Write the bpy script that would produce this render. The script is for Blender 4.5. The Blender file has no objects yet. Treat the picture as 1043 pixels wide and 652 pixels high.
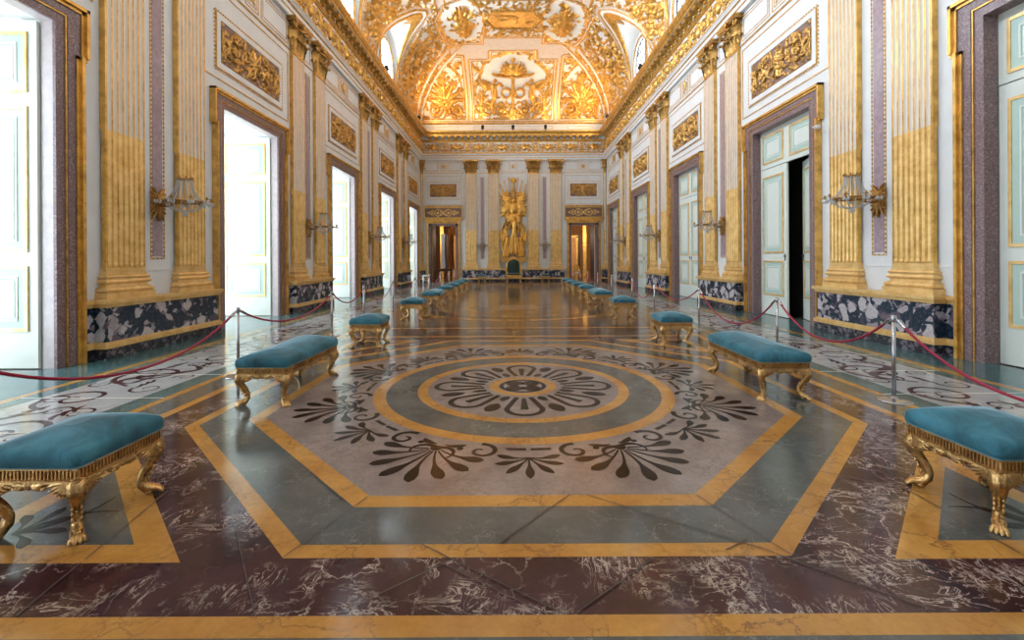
import bpy, math, random
import numpy as np
from mathutils import Vector, Matrix
PI = math.pi
R = math.radians
rnd = random.Random(7)
SC = bpy.context.scene
COL = SC.collection

# ------------------------------------------------------------------ scene frame
W = 6.82        # half width of the hall (wall plane)
YE = 33.2       # end wall plane
YB = -3.6       # wall behind the visitor
PIER0 = 8.55; PER = 6.32
PIERS = [PIER0 + PER * k for k in range(4)]
DOORS = [PIER0 - PER / 2 + PER * k for k in range(5)]
Z_CAP0, Z_CAP1 = 7.95, 8.9

# ------------------------------------------------------------------ materials
def new_mat(name):
    m = bpy.data.materials.new(name); m.use_nodes = True
    nt = m.node_tree; b = nt.nodes['Principled BSDF']
    return m, nt, b
def nd(nt, t, **kw):
    n = nt.nodes.new(t)
    for k, v in kw.items():
        if k in n.inputs: n.inputs[k].default_value = v
        else: setattr(n, k, v)
    return n
def coords(nt, scale=1.0, kind='Object', sv=None):
    tc = nd(nt, 'ShaderNodeTexCoord')
    mp = nd(nt, 'ShaderNodeMapping')
    mp.inputs['Scale'].default_value = sv or (scale,) * 3
    nt.links.new(tc.outputs[kind], mp.inputs[0])
    return mp.outputs[0]
def world_pos(nt):
    g = nd(nt, 'ShaderNodeNewGeometry'); return g.outputs['Position']
def ramp(nt, fac, stops, interp='LINEAR'):
    r = nd(nt, 'ShaderNodeValToRGB'); cr = r.color_ramp; cr.interpolation = interp
    while len(cr.elements) < len(stops): cr.elements.new(0.5)
    for e, (p, c) in zip(cr.elements, stops):
        e.position = p; e.color = tuple(c) + (1,)
    nt.links.new(fac, r.inputs[0]); return r.outputs[0]
def noise(nt, vec, scale, detail=4, rough=.55, dist=0):
    n = nd(nt, 'ShaderNodeTexNoise', Scale=scale, Detail=detail, Roughness=rough, Distortion=dist)
    if vec is not None: nt.links.new(vec, n.inputs['Vector'])
    return n
def mixc(nt, fac, a, b):
    m = nd(nt, 'ShaderNodeMix'); m.data_type = 'RGBA'
    for s, v in ((m.inputs[0], fac), (m.inputs[6], a), (m.inputs[7], b)):
        if isinstance(v, (int, float)): s.default_value = v
        elif isinstance(v, tuple): s.default_value = v + (1,)
        else: nt.links.new(v, s)
    return m.outputs[2]
def bump(nt, b, h, strength=.3, dist=.01):
    n = nd(nt, 'ShaderNodeBump', Strength=strength, Distance=dist)
    nt.links.new(h, n.inputs['Height']); nt.links.new(n.outputs[0], b.inputs['Normal'])
M = {}
def simple(name, col, rough=.5, metal=0., var=.12, vs=6, **kw):
    m, nt, b = new_mat(name)
    v = world_pos(nt); n = noise(nt, v, vs, 5)
    c2 = tuple(max(0, x * (1 - var)) for x in col); c1 = tuple(min(1, x * (1 + var)) for x in col)
    nt.links.new(ramp(nt, n.outputs[0], [(.3, c2), (.7, c1)]), b.inputs['Base Color'])
    b.inputs['Roughness'].default_value = rough; b.inputs['Metallic'].default_value = metal
    for k, x in kw.items(): b.inputs[k.replace('_', ' ')].default_value = x
    M[name] = m; return m, nt, b
def gold(name, col, rough, metal, dark):
    m, nt, b = new_mat(name)
    v = world_pos(nt); n = noise(nt, v, 5, 6, .65)
    nt.links.new(ramp(nt, n.outputs[0], [(.25, dark), (.6, col), (.85, tuple(min(1, c * 1.12) for c in col))]), b.inputs['Base Color'])
    b.inputs['Metallic'].default_value = metal
    n2 = noise(nt, v, 40, 3)
    rr = ramp(nt, n2.outputs[0], [(.3, (rough * .8,) * 3), (.7, (rough * 1.25,) * 3)])
    nt.links.new(rr, b.inputs['Roughness'])
    bump(nt, b, n2.outputs[0], .15, .004)
    M[name] = m
gold('gold', (.86, .52, .14), .34, .75, (.40, .20, .04))
gold('gold_bright', (1.0, .64, .17), .34, .75, (.70, .34, .06))
gold('gold_flat', (.98, .68, .29), .36, .45, (.74, .42, .11))
gold('gold_old', (.50, .28, .08), .34, .8, (.20, .10, .03))
gold('gold_relief', (.66, .38, .11), .34, .8, (.30, .15, .04))
gold('gold_vault', (.88, .48, .11), .36, .65, (.42, .20, .04))
gold('gold_bench', (.74, .47, .19), .30, .85, (.30, .16, .05))
simple('wall', (.86, .85, .83), .38, var=.05, vs=2.2)
simple('white', (.80, .78, .74), .45, var=.04)
simple('flute_white', (.86, .77, .66), .5, var=.05)
simple('vault_white', (.92, .87, .80), .55, var=.04)
simple('pink_band', (.78, .63, .53), .5, var=.08)
simple('shell_white', (.88, .87, .84), .5, var=.03)
simple('door_cream', (.80, .84, .76), .35, var=.02)
simple('door_green', (.52, .67, .59), .35, var=.03)
simple('reveal_marble', (.62, .54, .54), .25, var=.1, vs=9)
simple('mauve_marble', (.42, .30, .33), .3, var=.2, vs=12)
simple('panel_brown', (.26, .15, .11), .4, var=.2)
simple('steel', (.46, .47, .50), .22, .9, var=.03)
simple('black_metal', (.015, .015, .02), .4, .3)
simple('dark_wood', (.07, .028, .014), .35, var=.3)
simple('wood_gold', (.42, .24, .09), .4, .2, var=.2)
simple('red_cloth', (.16, .05, .02), .8, var=.3)
simple('orange_wall', (.45, .20, .05), .7, var=.25)
simple('pale_cloth', (.62, .68, .80), .8, var=.1)
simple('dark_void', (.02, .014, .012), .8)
simple('joint_shine', (.85, .80, .68), .5)
simple('joint', (.05, .035, .035), .5)
simple('dark_inlay', (.018, .012, .011), .14, var=.3, vs=20, IOR=1.22)
simple('maroon_inlay', (.07, .018, .022), .14, var=.3, vs=14, IOR=1.25)
simple('lamp_glass', (.9, .85, .7), .2)
simple('exterior_stone', (.7, .7, .68), .8)
# velvet
for nm, c in (('velvet', (.028, .15, .205)),):
    m, nt, b = new_mat(nm)
    v = world_pos(nt); n = noise(nt, v, 3.4, 6, .62, .6)
    nt.links.new(ramp(nt, n.outputs[0], [(.32, tuple(x * .45 for x in c)), (.52, c), (.70, tuple(x * 1.7 + .02 for x in c))]), b.inputs['Base Color'])
    b.inputs['Roughness'].default_value = .75
    b.inputs['Sheen Weight'].default_value = 1.0; b.inputs['Sheen Roughness'].default_value = .28
    b.inputs['Sheen Tint'].default_value = (.65, .88, 1, 1)
    n2 = noise(nt, v, 260, 2); bump(nt, b, n2.outputs[0], .25, .002)
    M[nm] = m
simple('piping', (.12, .33, .42), .7)
simple('green_velvet', (.015, .05, .038), .7, Sheen_Weight=.5)
# rope
m, nt, b = new_mat('rope'); b.inputs['Base Color'].default_value = (.36, .008, .045, 1); b.inputs['Roughness'].default_value = .55
M['rope'] = m
# granite of the door surrounds
m, nt, b = new_mat('granite'); v = world_pos(nt)
vo = nd(nt, 'ShaderNodeTexVoronoi', Scale=55.0); nt.links.new(v, vo.inputs['Vector'])
sp = nd(nt, 'ShaderNodeSeparateColor'); nt.links.new(vo.outputs['Color'], sp.inputs[0])
c = ramp(nt, sp.outputs[0], [(.0, (.09, .05, .055)), (.45, (.22, .135, .14)), (.8, (.34, .24, .24)), (1, (.52, .42, .41))])
n = noise(nt, v, 3, 4); c = mixc(nt, n.outputs[0], c, (.22, .135, .14))
nt.links.new(c, b.inputs['Base Color']); b.inputs['Roughness'].default_value = .3; M['granite'] = m
# breccia of the pedestals
def breccia(name, dark, mid, pale, scale):
    m, nt, b = new_mat(name); v = world_pos(nt)
    nz = noise(nt, v, 2.2, 3)
    va = nd(nt, 'ShaderNodeVectorMath', operation='MULTIPLY_ADD'); nt.links.new(nz.outputs['Color'], va.inputs[0])
    va.inputs[1].default_value = (.25, .25, .25); nt.links.new(v, va.inputs[2])
    vo = nd(nt, 'ShaderNodeTexVoronoi', Scale=scale, Randomness=1.0); nt.links.new(va.outputs[0], vo.inputs['Vector'])
    sp = nd(nt, 'ShaderNodeSeparateColor'); nt.links.new(vo.outputs['Color'], sp.inputs[0])
    big = ramp(nt, sp.outputs[0], [(0, dark), (.34, dark), (.40, mid), (.52, mid), (.58, pale), (1, pale)])
    vo2 = nd(nt, 'ShaderNodeTexVoronoi', Scale=scale * 3.1); nt.links.new(va.outputs[0], vo2.inputs['Vector'])
    sp2 = nd(nt, 'ShaderNodeSeparateColor'); nt.links.new(vo2.outputs['Color'], sp2.inputs[0])
    small = ramp(nt, sp2.outputs[1], [(0, dark), (.66, dark), (.74, mid), (1, pale)])
    ve = nd(nt, 'ShaderNodeTexVoronoi', Scale=scale, feature='DISTANCE_TO_EDGE'); nt.links.new(va.outputs[0], ve.inputs['Vector'])
    core = ramp(nt, ve.outputs['Distance'], [(.10, (0, 0, 0)), (.14, (1, 1, 1))])
    c = mixc(nt, core, small, big)
    n2 = noise(nt, v, 14, 5, .7); c = mixc(nt, ramp(nt, n2.outputs[0], [(.45, (0, 0, 0)), (.75, (.55, .55, .55))]), c, mid)
    nt.links.new(c, b.inputs['Base Color']); b.inputs['Roughness'].default_value = .14; M[name] = m
breccia('breccia', (.012, .036, .060), (.16, .12, .16), (.62, .57, .58), 3.7)
breccia('plinth_marble', (.02, .022, .03), (.06, .05, .065), (.20, .17, .19), 9)
# floor marbles
def marble(name, a, b_, vein, vscale, vw, rough=.12, vmask=(.42, .62), clusters=False):
    m, nt, b = new_mat(name); v = world_pos(nt)
    n1 = noise(nt, v, 2.3, 6, .62)
    base = ramp(nt, n1.outputs[0], [(.32, a), (.68, b_)])
    nz = noise(nt, v, 2.8, 6, .65)
    va = nd(nt, 'ShaderNodeVectorMath', operation='MULTIPLY_ADD'); nt.links.new(nz.outputs['Color'], va.inputs[0])
    va.inputs[1].default_value = (.55, .55, .55); nt.links.new(v, va.inputs[2])
    ve = nd(nt, 'ShaderNodeTexVoronoi', Scale=vscale, feature='DISTANCE_TO_EDGE'); nt.links.new(va.outputs[0], ve.inputs['Vector'])
    line = ramp(nt, ve.outputs['Distance'], [(0, (1, 1, 1)), (vw, (.25, .25, .25)), (vw * 2.2, (0, 0, 0))])
    n3 = noise(nt, v, 1.6, 4, .6)
    mk = ramp(nt, n3.outputs[0], [(vmask[0], (0, 0, 0)), (vmask[1], (1, 1, 1))])
    mu = nd(nt, 'ShaderNodeMath', operation='MULTIPLY'); nt.links.new(line, mu.inputs[0]); nt.links.new(mk, mu.inputs[1])
    c = mixc(nt, mu.outputs[0], base, vein)
    if clusters:      # sheaves of fine pale strokes
        for sv_, rz_, sc_ in (((1.0, 2.6, 1), .5, 4.5), ((2.4, 1.0, 1), -.4, 5.5)):
            mp = nd(nt, 'ShaderNodeMapping'); mp.inputs['Scale'].default_value = sv_; mp.inputs['Rotation'].default_value = (0, 0, rz_); nt.links.new(v, mp.inputs[0])
            nn = noise(nt, mp.outputs[0], sc_, 8, .62, 1.1)
            ln = ramp(nt, nn.outputs[0], [(.470, (0, 0, 0)), (.498, (1, 1, 1)), (.512, (0, 0, 0))])
            n7 = noise(nt, v, 1.9 if rz_ > 0 else 2.4, 2, .5)
            mk2 = ramp(nt, n7.outputs[0], [(.50, (0, 0, 0)), (.60, (1, 1, 1))])
            m2 = nd(nt, 'ShaderNodeMath', operation='MULTIPLY'); nt.links.new(ln, m2.inputs[0]); nt.links.new(mk2, m2.inputs[1])
            c = mixc(nt, m2.outputs[0], c, vein)
    n5 = noise(nt, v, 30, 4, .7)
    c = mixc(nt, ramp(nt, n5.outputs[0], [(.4, (0, 0, 0)), (.8, (.35, .35, .35))]), c, tuple(x * .55 for x in a))
    nt.links.new(c, b.inputs['Base Color'])
    n4 = noise(nt, v, 3.1, 5, .7)
    nt.links.new(ramp(nt, n4.outputs[0], [(.3, (rough * .7,) * 3), (.75, (rough * 1.7,) * 3)]), b.inputs['Roughness'])
    n6 = noise(nt, v, 1.3, 2); bump(nt, b, n6.outputs[0], .12, .012)
    b.inputs['IOR'].default_value = 1.42
    M[name] = m
marble('purple_marble', (.026, .009, .013), (.085, .030, .035), (.66, .54, .46), 4.6, .022, vmask=(.50, .62), clusters=True)
marble('yellow_marble', (.46, .20, .04), (.64, .33, .08), (.20, .09, .03), 4.2, .030)
marble('grey_marble', (.075, .083, .078), (.14, .15, .14), (.30, .31, .29), 6, .015)
marble('rose_marble', (.22, .17, .15), (.36, .295, .265), (.16, .11, .10), 7, .03)
marble('teal_marble', (.045, .12, .13), (.08, .18, .19), (.20, .28, .28), 6, .02)
marble('light_marble', (.42, .43, .43), (.56, .56, .55), (.25, .20, .20), 3, .02)
marble('brown_marble', (.12, .062, .04), (.22, .12, .075), (.38, .26, .18), 3, .02)
marble('dark_marble', (.05, .04, .038), (.10, .08, .07), (.25, .2, .17), 5, .02)
# glass and crystal
m, nt, b = new_mat('window_glass')
tr = nd(nt, 'ShaderNodeBsdfTransparent'); gl = nd(nt, 'ShaderNodeBsdfGlossy', Roughness=.02)
mx = nd(nt, 'ShaderNodeMixShader'); mx.inputs[0].default_value = .06; nt.links.new(tr.outputs[0], mx.inputs[1]); nt.links.new(gl.outputs[0], mx.inputs[2])
nt.links.new(mx.outputs[0], nt.nodes['Material Output'].inputs[0]); M['window_glass'] = m
m, nt, b = new_mat('crystal')
b.inputs['Base Color'].default_value = (.86, .87, .88, 1); b.inputs['Roughness'].default_value = .08
b.inputs['Transmission Weight'].default_value = .35; b.inputs['IOR'].default_value = 1.5; M['crystal'] = m

# ------------------------------------------------------------------ mesh building
class MB:
    def __init__(s): s.V = []; s.F = []; s.M = []; s.S = []; s.n = 0
    def add(s, v, f, m=0, smooth=False, T=None):
        v = np.asarray(v, float).reshape(-1, 3)
        if T is not None:
            T = np.array(T); v = v @ T[:3, :3].T + T[:3, 3]
        s.V.append(v); o = s.n
        s.F.extend([tuple(i + o for i in q) for q in f])
        if isinstance(m, int): s.M.extend([m] * len(f))
        else: s.M.extend(m)
        s.S.extend([smooth] * len(f)); s.n += len(v)
    def join(s, o, T=None, mo=0):
        v = np.concatenate(o.V)
        if T is not None:
            T = np.array(T); v = v @ T[:3, :3].T + T[:3, 3]
        k = s.n; s.V.append(v); s.F.extend([tuple(i + k for i in q) for q in o.F])
        s.M.extend([x + mo for x in o.M]); s.S.extend(o.S); s.n += len(v)
    def box(s, x0, x1, y0, y1, z0, z1, m=0, T=None):
        x0, x1 = sorted((x0, x1)); y0, y1 = sorted((y0, y1)); z0, z1 = sorted((z0, z1))
        v = [(x, y, z) for z in (z0, z1) for y in (y0, y1) for x in (x0, x1)]
        s.add(v, [(0, 2, 3, 1), (4, 5, 7, 6), (0, 1, 5, 4), (2, 6, 7, 3), (0, 4, 6, 2), (1, 3, 7, 5)], m, False, T)
    def prism(s, poly, a, b, axis='y', m=0, T=None, smooth=False):
        n = len(poly)
        def P(u, w, t): return {'y': (u, t, w), 'x': (t, u, w), 'z': (u, w, t)}[axis]
        v = [P(u, w, a) for u, w in poly] + [P(u, w, b) for u, w in poly]
        f = [(i, (i + 1) % n, (i + 1) % n + n, i + n) for i in range(n)]
        s.add(v, f, m, smooth, T)
        s.add(v, [tuple(range(n))[::-1], tuple(range(n, 2 * n))], m, False, T)
    def flat(s, poly, z, m=0):
        s.add([(x, y, z) for x, y in poly], [tuple(range(len(poly)))], m)
    def lathe(s, prof, n=16, m=0, T=None, smooth=True, ridge=None):
        v = []; f = []
        for (r, z) in prof:
            for k in range(n):
                a = 2 * PI * k / n; rr = r * (1 + (ridge[0] * math.cos(ridge[1] * a) if ridge else 0))
                v.append((rr * math.cos(a), rr * math.sin(a), z))
        L = len(prof)
        for j in range(L - 1):
            for k in range(n):
                k2 = (k + 1) % n; f.append((j * n + k, j * n + k2, (j + 1) * n + k2, (j + 1) * n + k))
        f.append(tuple(range(n))[::-1]); f.append(tuple(range((L - 1) * n, L * n)))
        s.add(v, f, m, smooth, T)
    def tube(s, pts, rad, n=8, m=0, T=None, closed=False, lobes=0, twist=0, lob=.2, caps=True, squash=None):
        P = np.array(pts, float); L = len(P)
        if np.isscalar(rad): rad = [rad] * L
        if closed: tang = np.roll(P, -1, 0) - np.roll(P, 1, 0)
        else: tang = np.gradient(P, axis=0)
        tang /= np.linalg.norm(tang, axis=1)[:, None] + 1e-12
        up = np.array([0, 0, 1.]) if abs(tang[0][2]) < .9 else np.array([1., 0, 0])
        v = []; a0 = 0; dist = 0; prev = None
        for i in range(L):
            t = tang[i]
            side = np.cross(t, up) if prev is None else prev - t * prev.dot(t)
            side /= np.linalg.norm(side) + 1e-12; prev = side
            nn = np.cross(side, t)
            if i: dist += np.linalg.norm(P[i] - P[i - 1])
            for k in range(n):
                a = 2 * PI * k / n
                r = rad[i] * (1 + (lob * abs(math.cos(lobes * .5 * (a + twist * dist))) - lob if lobes else 0))
                q = squash if squash else 1
                v.append(P[i] + r * (math.cos(a) * side + q * math.sin(a) * nn))
        f = []
        for j in range(L if closed else L - 1):
            j2 = (j + 1) % L
            for k in range(n):
                k2 = (k + 1) % n; f.append((j * n + k, j * n + k2, j2 * n + k2, j2 * n + k))
        s.add(v, f, m, True, T)
        if not closed and caps: s.add(v[:n], [tuple(range(n))[::-1]], m, False, T); s.add(v[-n:], [tuple(range(n))], m, False, T)
    def ell(s, c, r, m=0, T=None, n=10, k=6, rot=None):
        v = []; f = []
        for j in range(k + 1):
            th = PI * j / k
            for i in range(n):
                a = 2 * PI * i / n
                p = np.array((r[0] * math.sin(th) * math.cos(a), r[1] * math.sin(th) * math.sin(a), r[2] * math.cos(th)))
                if rot is not None: p = np.array(rot) @ p
                v.append(p + np.array(c))
        for j in range(k):
            for i in range(n): f.append((j * n + i, (j + 1) * n + i, (j + 1) * n + (i + 1) % n, j * n + (i + 1) % n))
        s.add(v, f, m, True, T)
    def build(s, name, mats, parent=None, kind=None, label=None):
        me = bpy.data.meshes.new(name)
        V = np.concatenate(s.V) if s.V else np.zeros((0, 3))
        me.from_pydata(V.tolist(), [], s.F)
        if isinstance(mats, str): mats = [mats]
        for x in mats: me.materials.append(M[x])
        me.polygons.foreach_set('material_index', np.array(s.M, dtype=np.int32))
        me.polygons.foreach_set('use_smooth', np.array(s.S, dtype=bool))
        me.update()
        o = bpy.data.objects.new(name, me); COL.objects.link(o)
        if parent is not None: o.parent = parent
        if kind: o['kind'] = kind
        if label: o['label'] = label
        return o
def thing(name, label, cat, loc=(0, 0, 0), rz=0, group=None):
    o = bpy.data.objects.new(name, None); COL.objects.link(o); o.location = loc; o.rotation_euler = (0, 0, rz)
    o.empty_display_size = .1
    return tag(o, label, cat, group)
def tag(o, label, cat, group=None):
    o['label'] = label; o['category'] = cat
    if group: o['group'] = group
    return o
def struct_empty(name, loc=(0, 0, 0), rz=0):
    o = bpy.data.objects.new(name, None); COL.objects.link(o); o.location = loc; o.rotation_euler = (0, 0, rz); o['kind'] = 'structure'
    return o
def copy_tree(o, parent=None):
    c = o.copy(); COL.objects.link(c); c.parent = parent
    for ch in list(o.children): copy_tree(ch, c)
    return c
def on_wall(o, side, s, z=0, off=0):
    """local frame: x along the wall, -y into the room"""
    if side == 'left': o.location = (-W + off, s, z); o.rotation_euler = (0, 0, PI / 2)
    elif side == 'right': o.location = (W - off, s, z); o.rotation_euler = (0, 0, -PI / 2)
    else: o.location = (s, YE - off, z); o.rotation_euler = (0, 0, 0)
    return o
def instancer():
    made = {}
    def get(key, make):
        """first call builds the thing, later calls copy it with all of its parts"""
        if key not in made: made[key] = make(); return made[key]
        return copy_tree(made[key])
    return get
inst = instancer()
TRIM = [0]
def trim_name():
    TRIM[0] += 1; return 'trim_%d' % TRIM[0]

# ------------------------------------------------------------------ carved ornament
class Canvas:
    """height map of carved ornament, u in [-w/2,w/2], v in [0,h]"""
    def __init__(s, w, h, res):
        s.w, s.h, s.res = w, h, res
        s.nx = max(2, int(round(w / res))); s.ny = max(2, int(round(h / res)))
        s.u = np.linspace(-w / 2, w / 2, s.nx + 1); s.v = np.linspace(0, h, s.ny + 1)
        s.H = np.zeros((s.ny + 1, s.nx + 1))
    def bump(s, x, y, r, h, ry=None, ang=0):
        rm = max(r, ry or r)
        i0 = max(0, int((x - rm + s.w / 2) / s.w * s.nx)); i1 = min(s.nx, int((x + rm + s.w / 2) / s.w * s.nx) + 1)
        j0 = max(0, int((y - rm) / s.h * s.ny)); j1 = min(s.ny, int((y + rm) / s.h * s.ny) + 1)
        if i1 < i0 or j1 < j0: return
        U, V = np.meshgrid(s.u[i0:i1 + 1] - x, s.v[j0:j1 + 1] - y)
        if ry:
            c, q = math.cos(ang), math.sin(ang); U, V = (U * c + V * q) / r, (-U * q + V * c) / ry
            d = U * U + V * V
        else: d = (U * U + V * V) / (r * r)
        z = h * np.sqrt(np.clip(1 - d, 0, 1))
        s.H[j0:j1 + 1, i0:i1 + 1] = np.maximum(s.H[j0:j1 + 1, i0:i1 + 1], z)
    def path(s, pts, r0, r1, h0, h1=None, prof=None):
        h1 = h0 if h1 is None else h1
        pts = np.array(pts); seg = np.linalg.norm(np.diff(pts, axis=0), axis=1); cum = np.concatenate([[0], np.cumsum(seg)])
        step = max(min(r0, r1, 1e9) * .45, s.res * .6, .002); n = max(2, int(cum[-1] / step))
        t = np.linspace(0, cum[-1], n); X = np.interp(t, cum, pts[:, 0]); Y = np.interp(t, cum, pts[:, 1])
        for i in range(n):
            a = t[i] / cum[-1]; w = prof(a) if prof else 1
            r = (r0 + (r1 - r0) * a) * w
            if r > s.res * .3: s.bump(X[i], Y[i], r, (h0 + (h1 - h0) * a))
    def leaf(s, x, y, ang, L, wd, h, curl=0.6):
        n = 12; pts = []; a = ang; px, py = x, y
        for i in range(n + 1):
            pts.append((px, py)); px += L / n * math.cos(a); py += L / n * math.sin(a); a += curl / n
        s.path(pts, wd, wd, h * .7, h, prof=lambda t: .25 + 1.0 * math.sin(min(1, t * 1.05) * PI) ** .8 * (1 - .35 * t))
    def spiral(s, x, y, r, turns, ang, d, wd, h, rose=True):
        pts = []
        for i in range(int(22 * turns) + 1):
            t = i / (22 * turns); rr = r * (1 - t) ** .8 + .12 * r; a = ang + d * t * turns * 2 * PI
            pts.append((x + rr * math.cos(a), y + rr * math.sin(a)))
        s.path(pts, wd, wd * .5, h * .8, h)
        if rose: s.rosette(x, y, r * .42, 6, h * 1.15)
    def rosette(s, x, y, r, n, h):
        for k in range(n):
            a = 2 * PI * k / n + .3
            s.bump(x + .58 * r * math.cos(a), y + .58 * r * math.sin(a), r * .46, h * .85, r * .26, a)
        s.bump(x, y, r * .3, h)
    def acanthus(s, x, y, ang, L, n, wd, h):
        for k in range(n):
            t = (k + .5) / n; bx, by = x + L * t * .85 * math.cos(ang), y + L * t * .85 * math.sin(ang)
            for q in (-1, 1):
                s.leaf(bx, by, ang + q * (1.15 - .5 * t), L * (.52 - .25 * t), wd * (.9 - .4 * t), h * .85, -q * .7)
        s.leaf(x, y, ang, L, wd, h, 0)
    def fill(s, n, sz, h, seed=1, region=None):
        g = random.Random(seed)
        for _ in range(n):
            x = g.uniform(-s.w / 2, s.w / 2); y = g.uniform(0, s.h)
            if region and not region(x, y): continue
            s.leaf(x, y, g.uniform(0, 2 * PI), sz * g.uniform(.6, 1.3), sz * .2, h * g.uniform(.5, 1), g.choice((-1.4, 1.4)))
    def mirror(s): s.H = np.maximum(s.H, s.H[:, ::-1])
    def solid(s, mb, thr=1e-4, back=.004, m=0, off=0, T=None, lift=.004):
        """closed carved solid standing off the wall, only where ornament is"""
        H = s.H; K = (H[:-1, :-1] > thr).astype(int) + (H[1:, :-1] > thr) + (H[:-1, 1:] > thr) + (H[1:, 1:] > thr)
        keep = K >= 2
        idx = -np.ones(H.shape, int); jj, ii = np.nonzero(keep)
        for dj in (0, 1):
            for di in (0, 1): idx[jj + dj, ii + di] = 1
        yy, xx = np.nonzero(idx > 0); idx[yy, xx] = np.arange(len(yy)); N = len(yy)
        fr = np.stack([s.u[xx], -(H[yy, xx] + lift) - off, s.v[yy]], 1)
        bk = np.stack([s.u[xx], np.full(N, back) - off, s.v[yy]], 1)
        a, b, c, d = idx[jj, ii], idx[jj, ii + 1], idx[jj + 1, ii + 1], idx[jj + 1, ii]
        F = list(zip(a.tolist(), b.tolist(), c.tolist(), d.tolist()))
        kp = np.pad(keep, 1); side = []
        for (dj, di, p, q) in ((-1, 0, a, b), (1, 0, c, d), (0, -1, d, a), (0, 1, b, c)):
            e = ~kp[jj + 1 + dj, ii + 1 + di]
            side += list(zip(q[e].tolist(), p[e].tolist(), (p[e] + N).tolist(), (q[e] + N).tolist()))
        mb.add(np.concatenate([fr, bk]), F, m, True, T); k = mb.n - 2 * N
        mb.F.extend([tuple(i + k for i in f) for f in side]); mb.M.extend([m] * len(side)); mb.S.extend([False] * len(side))
def rinceau(cv, x0, x1, yc, r, wd, h, first=1):
    n = max(1, int(round((x1 - x0) / (2.15 * r)))); st = (x1 - x0) / n; d = first
    for i in range(n):
        cx = x0 + st * (i + .5)
        cv.spiral(cx, yc, r * .9, 1.6, PI if d > 0 else PI, d, wd, h)
        for k in range(6):
            a = 2 * PI * k / 6 + i
            cv.leaf(cx + r * .8 * math.cos(a), yc + r * .8 * math.sin(a), a + .5 * d, r * .65, wd * 1.1, h * .8, d * 1.2)
        for q in (-1, 1): cv.acanthus(cx + st / 2, yc, q * PI / 2, r * .9, 2, wd * 1.1, h * .8)
        d = -d
# ================================================================== FLOOR
def ring(r0, r1, n, z, c, mb, m, rot=0):
    v = []; f = []
    for r in (r0, r1):
        for k in range(n):
            a = 2 * PI * k / n + rot; v.append((c[0] + r * math.cos(a), c[1] + r * math.sin(a), z))
    for k in range(n): f.append((k, k + n, (k + 1) % n + n, (k + 1) % n))
    mb.add(v, f, m)
def disc(r, n, z, c, mb, m, rot=0):
    mb.flat([(c[0] + r * math.cos(2 * PI * k / n + rot), c[1] + r * math.sin(2 * PI * k / n + rot)) for k in range(n)], z, m)
RC = [0]
def ribbon(mb, pts, wf, z, m):
    RC[0] += 1; z += .00003 * (RC[0] % 13)
    P = np.array(pts, float); T = np.gradient(P, axis=0); T /= np.linalg.norm(T, axis=1)[:, None] + 1e-9
    Nn = np.stack([-T[:, 1], T[:, 0]], 1); L = len(P); v = []
    for i in range(L):
        w = wf(i / (L - 1)); v += [(*(P[i] + Nn[i] * w), z), (*(P[i] - Nn[i] * w), z)]
    mb.add(v, [(2 * i, 2 * i + 1, 2 * i + 3, 2 * i + 2) for i in range(L - 1)], m)
def arcpts(x, y, a, L, curl, n=14):
    out = []
    for i in range(n + 1):
        out.append((x, y)); x += L / n * math.cos(a); y += L / n * math.sin(a); a += curl / n
    return out
FM = ['purple_marble', 'yellow_marble', 'grey_marble', 'rose_marble', 'teal_marble', 'light_marble', 'brown_marble', 'dark_marble', 'dark_inlay', 'maroon_inlay', 'joint', 'joint_shine']
PU, YE_, GR, RO, TE, LI, BR, DK, DI, MA, JO, JL = range(12)
fl = MB()
Z = lambda k: .0004 * k
fl.add([(-9.4, YB, 0), (9.4, YB, 0), (9.4, YE + .6, 0), (-9.4, YE + .6, 0)], [(0, 1, 2, 3)], GR)
fl.box(-9.4, 9.4, YB, YE + .6, -.12, -.01, JO)
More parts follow.
